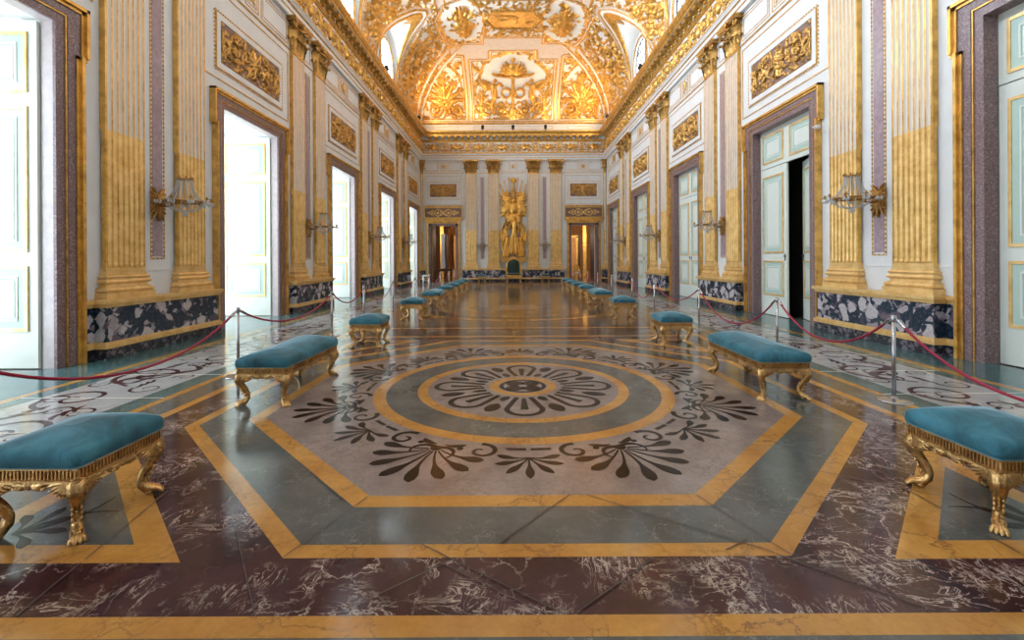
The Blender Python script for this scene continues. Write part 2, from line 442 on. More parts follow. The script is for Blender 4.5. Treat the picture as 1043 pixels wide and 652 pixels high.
# long side strips parallel to the walls
for s in (-1, 1):
    def strip(a, b, m, k): fl.flat([(s * a, YB), (s * b, YB), (s * b, YE), (s * a, YE)][::s], Z(k), m)
    strip(3.585, 3.695, YE_, 2); strip(3.695, 4.0, GR, 1); strip(4.0, 4.1, YE_, 2); strip(4.1, 4.37, TE, 1)
    strip(4.37, 5.52, LI if s < 0 else LI, 1); strip(5.52, 5.75, TE, 1); strip(5.75, 5.86, YE_, 2); strip(5.86, 6.9, TE, 1)
    # door thresholds towards the niches
    y = YB + 1.4; k = 0
    while y < YE - 1:
        d = 1 if k % 2 else -1; xc = s * 4.94
        def sp(cx, cy, r, turns, a0, dr, w):
            pts = []
            n = int(26 * turns)
            for i in range(n + 1):
                t = i / n; rr = r * (1 - t) ** .9 + .03; a = a0 + dr * t * turns * 2 * PI
                pts.append((cx + rr * math.cos(a), cy + rr * math.sin(a)))
            ribbon(fl, pts, lambda t: w * (1.0 - .5 * t), Z(3), MA)
        sp(xc + .12 * d, y, .40, 1.6, -PI / 2, d, .035); sp(xc - .15 * d, y + 1.05, .34, 1.5, -PI / 2, -d, .03)
        # long S connection
        pts = [(xc + .3 * math.sin(t * 2 * PI) * d, y - .55 + 1.15 * t) for t in np.linspace(0, 1, 24)]
        ribbon(fl, pts, lambda t: .02 + .045 * math.sin(PI * t) ** 2, Z(3), MA)
        for q in (-1, 1):
            for jx in range(3):
                ribbon(fl, arcpts(xc + q * .28, y + .35 + jx * .12, PI / 2 + q * .9, .30, -q * 1.5, 8), lambda t: .028 * math.sin(PI * min(1, t + .12)), Z(3), MA)
                ribbon(fl, arcpts(xc - q * .1, y - .45 + jx * .1, q * .8, .26, q * 1.3, 8), lambda t: .022 * math.sin(PI * min(1, t + .12)), Z(3), MA)
        for (ax, ay, rr, dr) in ((-.33, .25, .17, 1), (.34, .55, .16, -1), (-.36, 1.0, .15, -1), (.34, 1.45, .17, 1), (.05, .62, .12, 1), (-.40, 1.65, .12, 1), (.40, -.1, .12, -1)):
            pts = []
            for i in range(20):
                t = i / 19; r_ = rr * (1 - t) + .02; an = ax * 9 + dr * t * 2.6 * PI
                pts.append((xc + ax + r_ * math.cos(an), y + ay + r_ * math.sin(an)))
            ribbon(fl, pts, lambda t: .012 * (1.3 - t), Z(3), MA)
        for jj in (0, 1.05):
            p_ = [(s * 4.1, y + jj), (s * 5.75, y + jj + .02), (s * 5.75, y + jj + .035), (s * 4.1, y + jj + .015)]; fl.flat(p_ if s > 0 else p_[::-1], Z(4.2), JL)  # pale joint lines paint the reflection caught along the slab edges
        y += 2.1; k += 1
# centre field bands
fl.flat([(-3.585, YB), (3.585, YB), (3.585, YE), (-3.585, YE)], Z(1), BR)
def cross_band(y0, y1, m, k=2): fl.flat([(-3.585, y0), (3.585, y0), (3.585, y1), (-3.585, y1)], Z(k), m)
def octo(c, ap, z, m):
    r = ap / math.cos(PI / 8); disc(r, 8, z, c, fl, m, PI / 8)
def octagon_square(cy, half=3.7, fancy=True):
    c = (0, cy)
    h = 3.585
    fl.flat([(-h, cy - h), (h, cy - h), (h, cy + h), (-h, cy + h)], Z(2), PU)
    for q in (-1, 1): fl.flat([(-3.7, cy + q * 3.585), (3.7, cy + q * 3.585), (3.7, cy + q * 3.70), (-3.7, cy + q * 3.70)][::q], Z(3), YE_)
    octo(c, 3.20, Z(3), YE_); octo(c, 3.09, Z(4), GR); octo(c, 2.715, Z(5), YE_); octo(c, 2.58, Z(6), RO)
    disc(1.76, 96, Z(7), c, fl, YE_); disc(1.62, 96, Z(8), c, fl, GR); disc(1.265, 80, Z(9), c, fl, YE_)
    disc(1.145, 80, Z(10), c, fl, RO)
    disc(.41, 48, Z(12), c, fl, YE_); disc(.30, 48, Z(13), c, fl, RO)
    # corner triangles
    for sx in (-1, 1):
        for sy in (-1, 1):
            def tri(off, k, m):
                a = 3.23 - off; ssum = 5.07 + off * 1.4142
                p = [(sx * a, cy + sy * a), (sx * (ssum - a), cy + sy * a), (sx * a, cy + sy * (ssum - a))]
                fl.flat(p if sx * sy > 0 else p[::-1], Z(k), m)
            tri(0, 3, YE_); tri(.15, 4, GR)
            bx, by = sx * 2.98, cy + sy * 2.98; base = math.atan2(-sy, -sx)
            for kk in range(-2, 3):
                a = base + kk * .5
                ribbon(fl, arcpts(bx, by, a, .34 - .05 * abs(kk), kk * .45, 8), lambda t: (.006 + .026 * math.exp(-((t - .75) / .25) ** 2)) * min(1, (1 - t) * 8 + .1), Z(6), DI)
            for q in (-1, 1): ribbon(fl, arcpts(bx, by, base + q * .35, .50, q * -1.3, 16), lambda t: .014 * (1.2 - t), Z(6), DI)
    # flower of eight outlined petals
    for k in range(8):
        a = -PI / 2 + k * PI / 4; ca, sa = math.cos(a), math.sin(a)
        def P(r, t): return (c[0] + r * ca - t * sa, c[1] + r * sa + t * ca)
        loop = [P(.47, .075)] + [P(.55 + .30 * i / 6, .10 + .085 * i / 6) for i in range(7)]
        loop += [P(.87 + .185 * math.sin(u), .185 * math.cos(u)) for u in np.linspace(.15, PI - .15, 13)]
        loop += [P(.85 - .30 * i / 6, -.185 + .085 * i / 6) for i in range(7)] + [P(.47, -.075)]
        ribbon(fl, loop, lambda t: .030, Z(12), DI)
        ribbon(fl, [P(.50, 0), P(.62, 0), P(.75, 0), P(.88, 0)], lambda t: .022 + .02 * t, Z(12), DI)
        a2 = a + PI / 8; c2, s2 = math.cos(a2), math.sin(a2)
        for q in (-1, 0, 1):
            ribbon(fl, arcpts(.74 * c2, cy + .74 * s2, a2 + q * .5, .28, -q * 1.0 if q else 0, 8), lambda t: .008 + .028 * math.sin(PI * t), Z(12), DI)
        for q in (-1, 1): ribbon(fl, arcpts(.46 * c2, cy + .46 * s2, a2 + q * .35, .2, -q * .8, 6), lambda t: .03 * math.sin(PI * t ** .7), Z(12), DI)
    for k in range(4):
        a = PI / 4 + k * PI / 2; cx, cy2 = .14 * math.cos(a), cy + .14 * math.sin(a)
        disc(.11, 20, Z(15), (cx, cy2), fl, DI); 
    disc(.055, 16, Z(17), c, fl, RO); ring(.235, .285, 40, Z(15), c, fl, DI)
    # palmettes between circle and octagon
    for k in range(8):
        a = -PI / 2 + PI / 8 + k * PI / 4; ca, sa = math.cos(a), math.sin(a)
        bx, by = 1.98 * ca, cy + 1.98 * sa
        for kk in range(-4, 5):
            if kk == 0: continue
            sg = math.copysign(1, kk); aa = a + sg * (.17 + .36 * (abs(kk) - 1)); L = .56 - .035 * abs(kk)
            ribbon(fl, arcpts(bx + .06 * math.cos(aa), by + .06 * math.sin(aa), aa - sg * .12, L, sg * (.25 + .12 * abs(kk)), 16),
                   lambda t: (.007 + .010 * t + .034 * math.exp(-((t - .80) / .20) ** 2)) * min(1, (1.0 - t) * 14 + .1), Z(10), DI)
            if abs(kk) > 1: disc(.028, 10, Z(10.5), (bx + (.06 + .14) * math.cos(a + sg * (1.3 + .15 * kk * sg)), by + (.06 + .14) * math.sin(a + sg * (1.3 + .15 * kk * sg))), fl, DI) if abs(kk) == 4 else None
        for q in (-1, 1):
            ribbon(fl, arcpts(bx, by, a + q * 2.3, .34, q * -3.2, 12), lambda t: .022 * (1.3 - t), Z(10), DI)
        disc(.05, 12, Z(11), (bx, by), fl, DI)
        # small palmette
        a = -PI / 2 + k * PI / 4; ca, sa = math.cos(a), math.sin(a); bx, by = 2.02 * ca, cy + 2.02 * sa
        for kk in range(-3, 4):
            aa = a + kk * .46; L = .34 - .025 * abs(kk)
            ribbon(fl, arcpts(bx, by, aa, L, .30 * kk, 10), lambda t: (.008 + .026 * math.exp(-((t - .72) / .24) ** 2)) * min(1, (1.0 - t) * 10 + .1), Z(10), DI)
        # scrolls
        for q in (-1, 1):
            b = a + q * .12; pts = [(1.86 * math.cos(a + q * u) * 1.0, cy + 1.86 * math.sin(a + q * u)) for u in np.linspace(.01, .10, 6)]
            ribbon(fl, pts, lambda t: .02, Z(10), DI)
            cx, cy3 = 1.93 * math.cos(a + q * .20), cy + 1.93 * math.sin(a + q * .20)
            pts = []
            for i in range(26):
                t = i / 25; rr = .12 * (1 - t) + .02; an = a + PI + q * t * 2.2 * PI
                pts.append((cx + rr * math.cos(an), cy3 + rr * math.sin(an)))
            ribbon(fl, pts, lambda t: .02 * (1.2 - .7 * t), Z(10), DI)
            b2 = a + q * .28
            ribbon(fl, arcpts(1.84 * math.cos(b2), cy + 1.84 * math.sin(b2), b2 + q * PI / 2 * .5, .2, q * 1.2, 8), lambda t: .03 * math.sin(PI * t ** .8), Z(10), DI)
octagon_square(5.56); octagon_square(24.18)
cross_band(YB, 1.86, GR, 2)
for (y0, y1, m) in ((9.26, 9.75, DK), (9.75, 10.3, PU), (10.3, 10.42, YE_), (10.42, 11.0, DK)):
    cross_band(y0, y1, m); cross_band(29.74 - y1, 29.74 - y0, m)
cc = (0, 14.87)
for r, m, k in ((3.3, YE_, 3), (3.1, DK, 4), (2.5, YE_, 5), (2.35, BR, 6), (1.75, YE_, 7), (1.6, PU, 8), (.8, YE_, 9), (.65, RO, 10)): disc(r, 72, Z(k), cc, fl, m)
for (y0, y1, m) in ((28.0, 28.4, YE_), (28.4, 29.2, PU), (29.2, 29.5, YE_), (31.5, 31.9, YE_)): cross_band(y0, y1, m, 3)
# joints between slabs
def joint(x0, y0, x1, y1, w=.005):
    d = Vector((x1 - x0, y1 - y0)).normalized() * w; n = (-d.y, d.x)
    fl.flat([(x0 - n[0], y0 - n[1]), (x1 - n[0], y1 - n[1]), (x1 + n[0], y1 + n[1]), (x0 + n[0], y0 + n[1])], Z(19), JO)
for k in range(8):
    a = PI / 8 + k * PI / 4; joint(2.6 / math.cos(PI / 8) * math.cos(a), 5.56 + 2.6 / math.cos(PI / 8) * math.sin(a), 3.2 / math.cos(PI / 8) * math.cos(a), 5.56 + 3.2 / math.cos(PI / 8) * math.sin(a), .003)
for (a, b, c_, d) in ((-.55, 2.35, .02, 1.97), (-.62, 2.46, .1, 1.97), (.25, 2.98, -.2, 2.47), (.35, 2.98, 1.25, 2.38), (1.25, 2.37, 1.72, 1.98), (-1.72, 2.6, -1.25, 1.97), (1.0, 2.4, 1.18, 2.5), (2.25, 2.33, 2.25, 1.98), (-2.35, 2.33, -2.3, 1.98), (-1.2, 2.9, -1.6, 3.3), (2.0, 3.35, 2.7, 2.9), (-2.9, 3.6, -3.3, 4.1), (-2.45, 3.05, -2.35, 2.35), (2.5, 3.1, 2.52, 2.36), (-.45, 2.33, -.9, 1.98), (.6, 2.34, .15, 1.98)):
    joint(a, b, c_, d, .0035)
floor = fl.build('floor', FM, kind='structure')

# ================================================================== SIDE WALLS
OP = 1.25; OPH = 5.12; LZ0, LHW, LSP = 11.05, 1.15, 12.2
WIN = [DOORS[2], DOORS[3]]
def side_wall(side):
    s = -1 if side == 'left' else 1
    mb = MB(); xs = (s * W, s * (W + .45))
    opens = [DOORS[0] - PER] + DOORS
    edges = [YB - .3]
    for d in opens: edges += [d - OP, d + OP]
    edges.append(YE + .3)
    for i in range(0, len(edges), 2): mb.box(xs[0], xs[1], edges[i], edges[i + 1], 0, 11.0)
    for d in opens: mb.box(xs[0], xs[1], d - OP, d + OP, OPH, 11.0)
    # clerestory zone with arched windows
    cw = [DOORS[0] - PER, DOORS[0], DOORS[1]] + WIN
    e = [YB - .3]
    for d in cw: e += [d - LHW, d + LHW]
    e.append(YE + .3)
    for i in range(0, len(e), 2): mb.box(xs[0], xs[1], e[i], e[i + 1], 11.0, 14.3)
    for d in cw:
        n = 18; arc = [(d + LHW * math.cos(PI * k / n), LSP + LHW * math.sin(PI * k / n)) for k in range(n + 1)]
        for k in range(n):
            a, b = arc[k], arc[k + 1]
            mb.prism([a, b, (b[0], 14.3), (a[0], 14.3)], xs[0], xs[1], 'x')
    # niches behind the openings
    if side == 'left':
        for d in opens:
            for q in (-1, 1): mb.box(s * (W + .42), s * 8.75, d + q * (OP + .02), d + q * (OP + .2), 0, OPH + .3)
            mb.box(s * (W + .42), s * 8.75, d - OP - .2, d + OP + .2, OPH + .05, OPH + .3)
    else:
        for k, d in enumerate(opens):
            mb.box(s * (W + .9), s * (W + 1.0), d - OP - .3, d + OP + .3, -.01, OPH + .2, 1)  # near-black box paints the darkness behind the right-hand doors
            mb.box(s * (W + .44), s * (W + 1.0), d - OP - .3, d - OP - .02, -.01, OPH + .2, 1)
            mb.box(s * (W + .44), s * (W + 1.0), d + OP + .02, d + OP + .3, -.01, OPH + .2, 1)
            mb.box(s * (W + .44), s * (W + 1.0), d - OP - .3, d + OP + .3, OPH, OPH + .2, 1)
    return mb.build('wall_' + side, ['wall', 'dark_void'], kind='structure')
side_wall('left'); side_wall('right')

# ================================================================== END WALL (with two door openings)
EDX, EDW, EDH = 5.14, .93, 4.1
mb = MB()
xs = [-W - .45, -EDX - EDW, -EDX + EDW, EDX - EDW, EDX + EDW, W + .45]
for i in (0, 2, 4): mb.box(xs[i], xs[i + 1], YE, YE + .45, 0, 12.0)
for q in (-1, 1): mb.box(q * EDX - EDW, q * EDX + EDW, YE, YE + .45, EDH, 12.0)
mb.build('wall_end', ['wall'], kind='structure')
mb = MB(); mb.box(-W - .4, W + .4, YB - .3, YB, 0, 15.6); mb.build('wall_back', ['wall'], kind='structure')

# ================================================================== DOOR SURROUNDS
def granite_surround(hw, h, fw, ear, rev, revmat):
    """frame round an opening in the local wall frame: granite fascias, gilt edges, ears"""
    mb = MB(); o = hw + fw; t = h + fw
    def u_frame(a, b, d0, d1, m):     # between offsets a..b out of the opening
        for q in (-1, 1): mb.box(q * (hw + a), q * (hw + b), -d1, -d0, 0, h + b, m)
        mb.box(-(hw + a), hw + a, -d1, -d0, h + a, h + b, m)
    u_frame(-.03, .10, 0, .045, 0); u_frame(.10, .125, 0, .065, 1); u_frame(.125, fw - .10, 0, .075, 0)
    # outer gilt moulding with ears at the head
    eh = h - .42
    for q in (-1, 1):
        for (a, b, d) in ((fw - .10, fw - .05, .10), (fw - .05, fw, .14)):
            mb.box(q * (hw + a), q * (hw + b), -d, 0, 0, eh, 1)
            mb.box(q * (hw + a + ear), q * (hw + b + ear), -d, 0, eh, t - (fw - b), 1)
        mb.box(q * (hw + .13), q * (hw + fw - .09 + ear), -.0755, 0, eh, t - .09, 0)
        mb.box(q * (hw + fw - .1), q * (hw + fw + ear), -.10, 0, eh - .05, eh, 1)
    mb.box(-(o + ear), o + ear, -.14, 0, t - .05, t, 1); mb.box(-(o + ear - .04), o + ear - .04, -.10, 0, t - .10, t - .05, 1)
    # reveal lining
    for q in (-1, 1): mb.box(q * (hw - .03), q * (hw + .01), -.001, rev, 0, h + .0, 2)
    mb.box(-hw + .03, hw - .03, -.001, rev, h - .03, h + .01, 2)
    return mb
def panel_leaf(mb, w, z0, z1, panels, th=.05, x0=0, face=-1):
    """cream panelled leaf from x0 to x0+w, front face at y = face*th"""
    mb.box(x0, x0 + w, -th / 2, th / 2, z0, z1, 0)
    for (a, b) in panels:
        l, r = x0 + .13, x0 + w - .13
        for f in (-1, 1):
            y = f * th / 2
            def fr(i, j, d, m):
                ys = sorted((y, y + f * d))
                mb.box(l + i, l + j, *ys, a + i, b - i, m); mb.box(r - j, r - i, *ys, a + i, b - i, m)
                mb.box(l + j, r - j, *ys, a + i, a + j, m); mb.box(l + j, r - j, *ys, b - j, b - i, m)
            fr(0, .045, .022, 1); fr(.045, .15, .008, 2)
            fr(.15, .175, .018, 0); fr(.175, .195, .005, 2)
            mb.box(l + .20, r - .20, *sorted((y, y + f * .012)), a + .20, b - .20, 0)
LEAFM = ['door_cream', 'gold_flat', 'door_green']
P3 = [(.55, 1.50), (1.70, 3.82), (4.02, 4.90)]
def lever(mb, x, z, f=-1):
    mb.lathe([(.022, 0), (.026, .01), (.012, .02), (.010, .05)], 10, 0, Matrix.Translation((x, f * .025, z)) @ Matrix.Rotation(PI / 2 * (1 if f < 0 else -1), 4, 'X'))
    mb.tube([(x, f * .075, z), (x + .05, f * .08, z), (x + .12, f * .078, z - .005)], .010, 8)
    mb.box(x - .02, x + .02, f * .03, f * .024, z - .12, z + .06)
DN = [0]
def side_door(side, y, ajar=0.0):
    DN[0] += 1
    root = struct_empty('door_%d' % DN[0]); on_wall(root, side, y)
    granite_surround(OP, OPH, .34, .08, 0.17, None).build('door_surround', ['granite', 'gold', 'reveal_marble' if side == 'left' else 'granite'], root)
    if side == 'left':
        lw = 1.4
        for q in (-1, 1):
            mb = MB(); panel_leaf(mb, lw, .015, OPH - .06, P3)
            o = mb.build('door_leaf', LEAFM, root); o.location = (q * (OP - .045), .19, 0)
            o.rotation_euler = (0, 0, PI / 2)
            h = MB(); lever(h, lw - .07, 1.62, 1 if q > 0 else -1); h.build('door_handle', ['black_metal'], o)

    else:
        # fixed transom panels with two leaves below
        mb = MB()
        for k in (0, 1): panel_leaf(mb, OP - .03, 4.06, OPH - .03, [(4.18, 4.96)], x0=-OP + .03 + k * (OP - .03) )
        o = mb.build('transom_panel', LEAFM, root); o.location = (0, .20, 0)
        for q in (-1, 1):
            mb = MB(); lw = OP - .04
            if q < 0: panel_leaf(mb, lw, .015, 4.04, P3[:2])
            else: panel_leaf(mb, lw, .015, 4.04, P3[:2], x0=-lw)
            o = mb.build('door_leaf', LEAFM, root); o.location = (q * (OP - .035), .20, 0)
            if ajar and q > 0: o.rotation_euler = (0, 0, -ajar)
            h = MB(); lever(h, (lw - .08) * -q, 1.62, -1); h.build('door_handle', ['black_metal'], o)
        if ajar: pass
for k, y in enumerate(DOORS):
    side_door('left', y)
for k, y in enumerate(DOORS):
    side_door('right', y, ajar=R(18) if k == 1 else 0)

# glazed balcony doors closing the niches, and the clerestory windows
WN = [0]
def balcony_window(y):
    WN[0] += 1
    root = struct_empty('window_%d' % WN[0], (-8.7, y, 0), PI / 2)
    f = MB()
    for q in (-1, 1): f.box(q * (OP + .02), q * (OP - .06), -.04, .04, 0, OPH + .05); f.box(q * .0, q * .05, -.04, .04, 0, OPH + .05)
    for z in (0.0, 1.3, 2.6, 3.9, OPH - .03): f.box(-OP, OP, -.035, .035, z, z + .07)
    f.build('window_frame', ['white'], root)
    g = MB(); g.box(-OP, OP, -.003, .003, 0, OPH); g.build('pane', ['window_glass'], root)
for d in [DOORS[0] - PER] + DOORS: balcony_window(d)
def lunette_window(side, y):
    WN[0] += 1
    s = -1 if side == 'left' else 1
    root = struct_empty('window_%d' % WN[0], (s * (W + .10), y, 0), PI / 2 if s < 0 else -PI / 2)
    f = MB(); n = 20
    arc = [(LHW * math.cos(PI * k / n), 0, LSP + LHW * math.sin(PI * k / n)) for k in range(n + 1)]
    f.tube([(LHW, 0, LZ0)] + arc + [(-LHW, 0, LZ0)], .03, 6)
    for x in (-.62, -.2, .2, .62): f.box(x - .014, x + .014, -.014, .014, LZ0, LSP + math.sqrt(LHW ** 2 - x * x))
    for z in (11.5, 11.95, 12.4, 12.85):
        hw = LHW if z < LSP else math.sqrt(LHW ** 2 - (z - LSP) ** 2); f.box(-hw, hw, -.013, .013, z - .014, z + .014)
    f.build('window_frame', ['black_metal'], root)
    g = MB(); pts = [(LHW * math.cos(PI * k / n), LSP + LHW * math.sin(PI * k / n)) for k in range(n + 1)] + [(-LHW, LZ0), (LHW, LZ0)]
    g.prism(pts, .02, .026, 'y'); g.build('pane', ['window_glass'], root)
    # gilt archivolt on the room side
    a = MB(); arc2 = [((LHW + .12) * math.cos(PI * k / n), -.12, LSP + (LHW + .12) * math.sin(PI * k / n)) for k in range(n + 1)]
    a.tube([(LHW + .12, -.12, LZ0)] + arc2 + [(-LHW - .12, -.12, LZ0)], .05, 6); a.build('archivolt', ['gold'], root)
for sd in ('left', 'right'):
    for d in [DOORS[0] - PER, DOORS[0], DOORS[1]] + WIN: lunette_window(sd, d)
# ================================================================== PILASTERS
SHZ0, SHZ1, SPLIT = 1.40, Z_CAP0, 3.72
def shaft_mesh(w, nfl, proj=.10):
    """fluted shaft, local frame; flutes white above, gilt below"""
    mb = MB(); hw = w / 2; pitch = (w - .04) / nfl; prof = [(-hw, 0.0, 0), (-hw, -proj, 2)]
    # list of (x, y) with material of the following segment
    pts = [(-hw, 0.0), (-hw, -proj)]; seg = [0]
    for i in range(nfl):
        x0 = -hw + .02 + i * pitch; fl_ = pitch * .30
        pts.append((x0 + fl_ / 2, -proj)); seg.append(0)
        n = 5; r = pitch - fl_
        for k in range(1, n + 1):
            a = PI * k / n; pts.append((x0 + pitch / 2 - r / 2 * math.cos(a), -proj + .030 * math.sin(a))); seg.append(1)
    pts.append((hw, -proj)); seg.append(0); pts.append((hw, 0.0)); seg.append(0)
    def sweep(z0, z1, mats, cable):
        v = []; P = pts
        if cable:
            P = []
            for (x, y) in pts: P.append((x, y if y <= -proj + 1e-6 or y > 0 else -proj + (y + proj) * .75))
        for z in (z0, z1): v += [(x, y, z) for x, y in P]
        n = len(P); f = [(i, i + 1, i + 1 + n, i + n) for i in range(n - 1)]
        mb.add(v, f, [mats[m] for m in seg])
    sweep(SHZ0, SPLIT, (0, 1), True); sweep(SPLIT, SHZ1, (0, 2), False)
    mb.box(-hw + .012, hw - .012, -proj + .012, 0, SPLIT - .006, SPLIT + .004, 1)
    mb.box(-hw, hw, -proj - .012, 0, SHZ1 - .09, SHZ1 - .03, 0); mb.box(-hw, hw, -proj - .004, 0, SHZ1 - .03, SHZ1, 0)
    mb.box(-hw + .0, hw - .0, -proj - .008, 0, SHZ0, SHZ0 + .06, 1)
    for i in range(nfl):   # rounded flute ends
        x0 = -hw + .02 + (i + .5) * pitch
        mb.ell((x0, -proj + .006, SHZ0 + .10), (pitch * .36, .018, .05), 1, None, 8, 4)
    return mb
def base_mesh(w, proj=.10):
    mb = MB()
    prof = [(.105, .95), (.105, 1.045), (.07, 1.05), (.085, 1.07), (.088, 1.10), (.08, 1.125), (.055, 1.13), (.055, 1.145), (.028, 1.155), (.022, 1.19), (.045, 1.20), (.062, 1.215), (.066, 1.235), (.055, 1.258), (.028, 1.262), (.028, 1.285), (.045, 1.292), (.052, 1.31), (.042, 1.328), (.014, 1.332), (.014, 1.37), (.0, 1.375), (.0, 1.41)]
    v = []; hw = w / 2
    for e, z in prof: v += [(-hw - e, 0, z), (-hw - e, -proj - e, z), (hw + e, -proj - e, z), (hw + e, 0, z)]
    f = []
    for j in range(len(prof) - 1):
        for k in range(3): a = j * 4 + k; f.append((a, a + 1, a + 5, a + 4))
    mb.add(v, f, 0)
    e = len(prof) - 1; mb.add(v[-4:], [(0, 1, 2, 3)], 0)
    n = int((w + .16) / .055)
    for k in range(n):     # leaf bead moulding on the lower torus
        x = -hw - .06 + (w + .12) * (k + .5) / n; mb.ell((x, -proj - .082, 1.09), (.021, .016, .026), 0, None, 6, 4)
    for q in (-1, 1): mb.ell((q * (hw + .078), -proj / 2 - .03, 1.09), (.014, .03, .026), 0, None, 6, 4)
    return mb
def acanthus_leaf(mb, x, y, z, w, h, out, rz=0, n=9, lean=0):
    """upright leaf that curls outward at its tip (toward -y)"""
    v = []; f = []; cols = 6
    T = Matrix.Translation((x, y, z)) @ Matrix.Rotation(rz, 4, 'Z')
    for j in range(n + 1):
        t = j / n; zz = h * math.sin(min(1, t * 1.12) * PI / 2) if t < .82 else h * (1 - .9 * (t - .82))
        yy = -out * (t ** 1.9); wd = w / 2 * (.75 + .55 * math.sin(PI * t * .85)) * (1 - .75 * max(0, t - .72) / .28) * (1 + .22 * (j % 2))
        for i in range(cols + 1):
            s = i / cols * 2 - 1
            v.append((s * wd + lean * t, yy + .045 * abs(s) ** 1.5 - .020 * math.cos(s * 3 * PI), zz - .03 * abs(s) * t))
    for j in range(n):
        for i in range(cols): a = j * (cols + 1) + i; f.append((a, a + 1, a + cols + 2, a + cols + 1))
    mb.add(v, f, 0, True, T)
    vb = [(p[0], p[1] + .018, p[2] - .004) for p in v]; mb.add(vb, [q[::-1] for q in f], 0, True, T)
def capital_mesh(w, full=True):
    mb = MB(); hw = w / 2; h = Z_CAP1 - Z_CAP0; z0 = Z_CAP0
    v = []; f = []
    prof = [(0, 0), (-.05, .02), (-.06, .5), (-.04, .7), (.06, .82)]
    for e, z in prof: v += [(-hw - e, 0, z0 + z), (-hw - e, -.10 - e, z0 + z), (hw + e, -.10 - e, z0 + z), (hw + e, 0, z0 + z)]
    for j in range(len(prof) - 1):
        for k in range(3): a = j * 4 + k; f.append((a, a + 1, a + 5, a + 4))
    mb.add(v, f, 0)
    # abacus with concave front
    n = 8; pl = [(-hw - .20, 0), (-hw - .20, -.28)] + [(-hw - .20 + (w + .40) * i / n, -.28 + .07 * math.sin(PI * i / n)) for i in range(n + 1)] + [(hw + .20, -.28), (hw + .20, 0)]
    mb.prism(pl, z0 + .82, z0 + .88, 'z'); pl2 = [(x * 1.03, y - .015 if y < 0 else y) for x, y in pl]; mb.prism(pl2, z0 + .885, z0 + .95, 'z')
    mb.ell((0, -.27, z0 + .87), (.07, .04, .085), 0)
    for k in range(6):
        a = k * PI / 3; mb.ell((.06 * math.cos(a), -.29, z0 + .87 + .06 * math.sin(a)), (.032, .02, .032), 0, None, 6, 4)
    nl = 4 if full else 1
    nl = 3 if full else 1
    for k in range(nl): acanthus_leaf(mb, -hw + w * (k + .5) / nl, -.12, z0 + .0, w / nl * .74, .38, .24)
    for k in range(nl - 1 if full else 1): acanthus_leaf(mb, (-hw + w * (k + 1) / nl) if full else 0, -.11, z0 + .18, w / nl * .70, .54, .27)
    for q in (-1, 1):
        acanthus_leaf(mb, q * hw, -.05, z0, .2, .40, .18, q * PI / 2); acanthus_leaf(mb, q * (hw + .0), -.08, z0 + .16, .2, .54, .22, q * PI / 4)
        # corner volute
        pts = []
        cx, cz = hw + .07, z0 + .73
        for i in range(30):
            t = i / 29; r = .105 * (1 - t) ** .8 + .012; a = PI * .95 - t * 3.4 * PI
            pts.append((q * (cx + r * math.cos(a)), -.205 - .035 * t, cz + r * math.sin(a)))
        mb.tube([(q * .12, -.13, z0 + .48), (q * .2, -.15, z0 + .62), (q * (hw - .08), -.18, z0 + .77)] + pts, [.02] * 3 + [.03 - .012 * i / 29 for i in range(30)], 6)
        # inner helix
        pts = []
        for i in range(20):
            t = i / 19; r = .06 * (1 - t) + .01; a = -t * 2.6 * PI
            pts.append((q * (.10 - r * math.cos(a)), -.17 - .03 * t, z0 + .70 + r * math.sin(a)))
        mb.tube([(q * .16, -.12, z0 + .5)] + pts, .017, 6)
    g = random.Random(3)
    for k in range(14 if full else 3): mb.ell((g.uniform(-hw, hw), -.13, z0 + g.uniform(.42, .74)), (.025, .03, .04), 0, None, 6, 4, Matrix.Rotation(g.uniform(-1, 1), 3, 'Y'))
    return mb
def make_pilaster():
    t = thing('fluted_pilaster', 'pilaster', 'pilaster')
    base_mesh(.79).build('base', ['gold_flat'], t)
    shaft_mesh(.79, 7).build('shaft', ['gold', 'gold_flat', 'flute_white'], t)
    capital_mesh(.76).build('capital', ['gold_relief'], t)
    return t
def make_corner_pilaster():
    t = thing('corner_pilaster', 'pilaster', 'pilaster')
    base_mesh(.18, .06).build('base', ['gold_flat'], t)
    shaft_mesh(.18, 1, .06).build('shaft', ['gold', 'gold_flat', 'flute_white'], t)
    capital_mesh(.12, False).build('capital', ['gold_relief'], t)
    return t
ORD = ['first', 'second', 'third', 'fourth', 'fifth', 'sixth', 'seventh', 'eighth', 'ninth']
OPEN = {'left': 'bright opening', 'right': 'closed door'}
def between(side, k):
    return {'left': 'left wall between its %s and %s doorways', 'right': 'right wall between its %s and %s doors'}[side] % (ORD[k], ORD[k + 1])
GP = 'fluted pilasters of the hall walls'
for side in ('left', 'right'):
    for k, yc in enumerate(PIERS):
        for q in (-1, 1):
            t = inst('pil', make_pilaster); on_wall(t, side, yc + q * .80)
            tag(t, 'gilt pilaster, %s one on the %s' % ('nearer' if q < 0 else 'farther', between(side, k)), 'pilaster', GP)
for x, w_ in ((-3.10, 'outermost pilaster beside the left doorway of the end wall'), (-1.46, 'pilaster just left of the golden trophy relief'), (1.46, 'pilaster just right of the golden trophy relief'), (3.10, 'outermost pilaster beside the right doorway of the end wall')):
    t = inst('pil', make_pilaster); on_wall(t, 'end', x); tag(t, 'gilt fluted ' + w_, 'pilaster', GP)
for q, n_ in ((-1, 'left'), (1, 'right')):
    t = inst('cpil', make_corner_pilaster); on_wall(t, 'end', q * (W - .13)); tag(t, 'thin gilt pilaster strip in the %s far corner of the hall' % n_, 'pilaster')

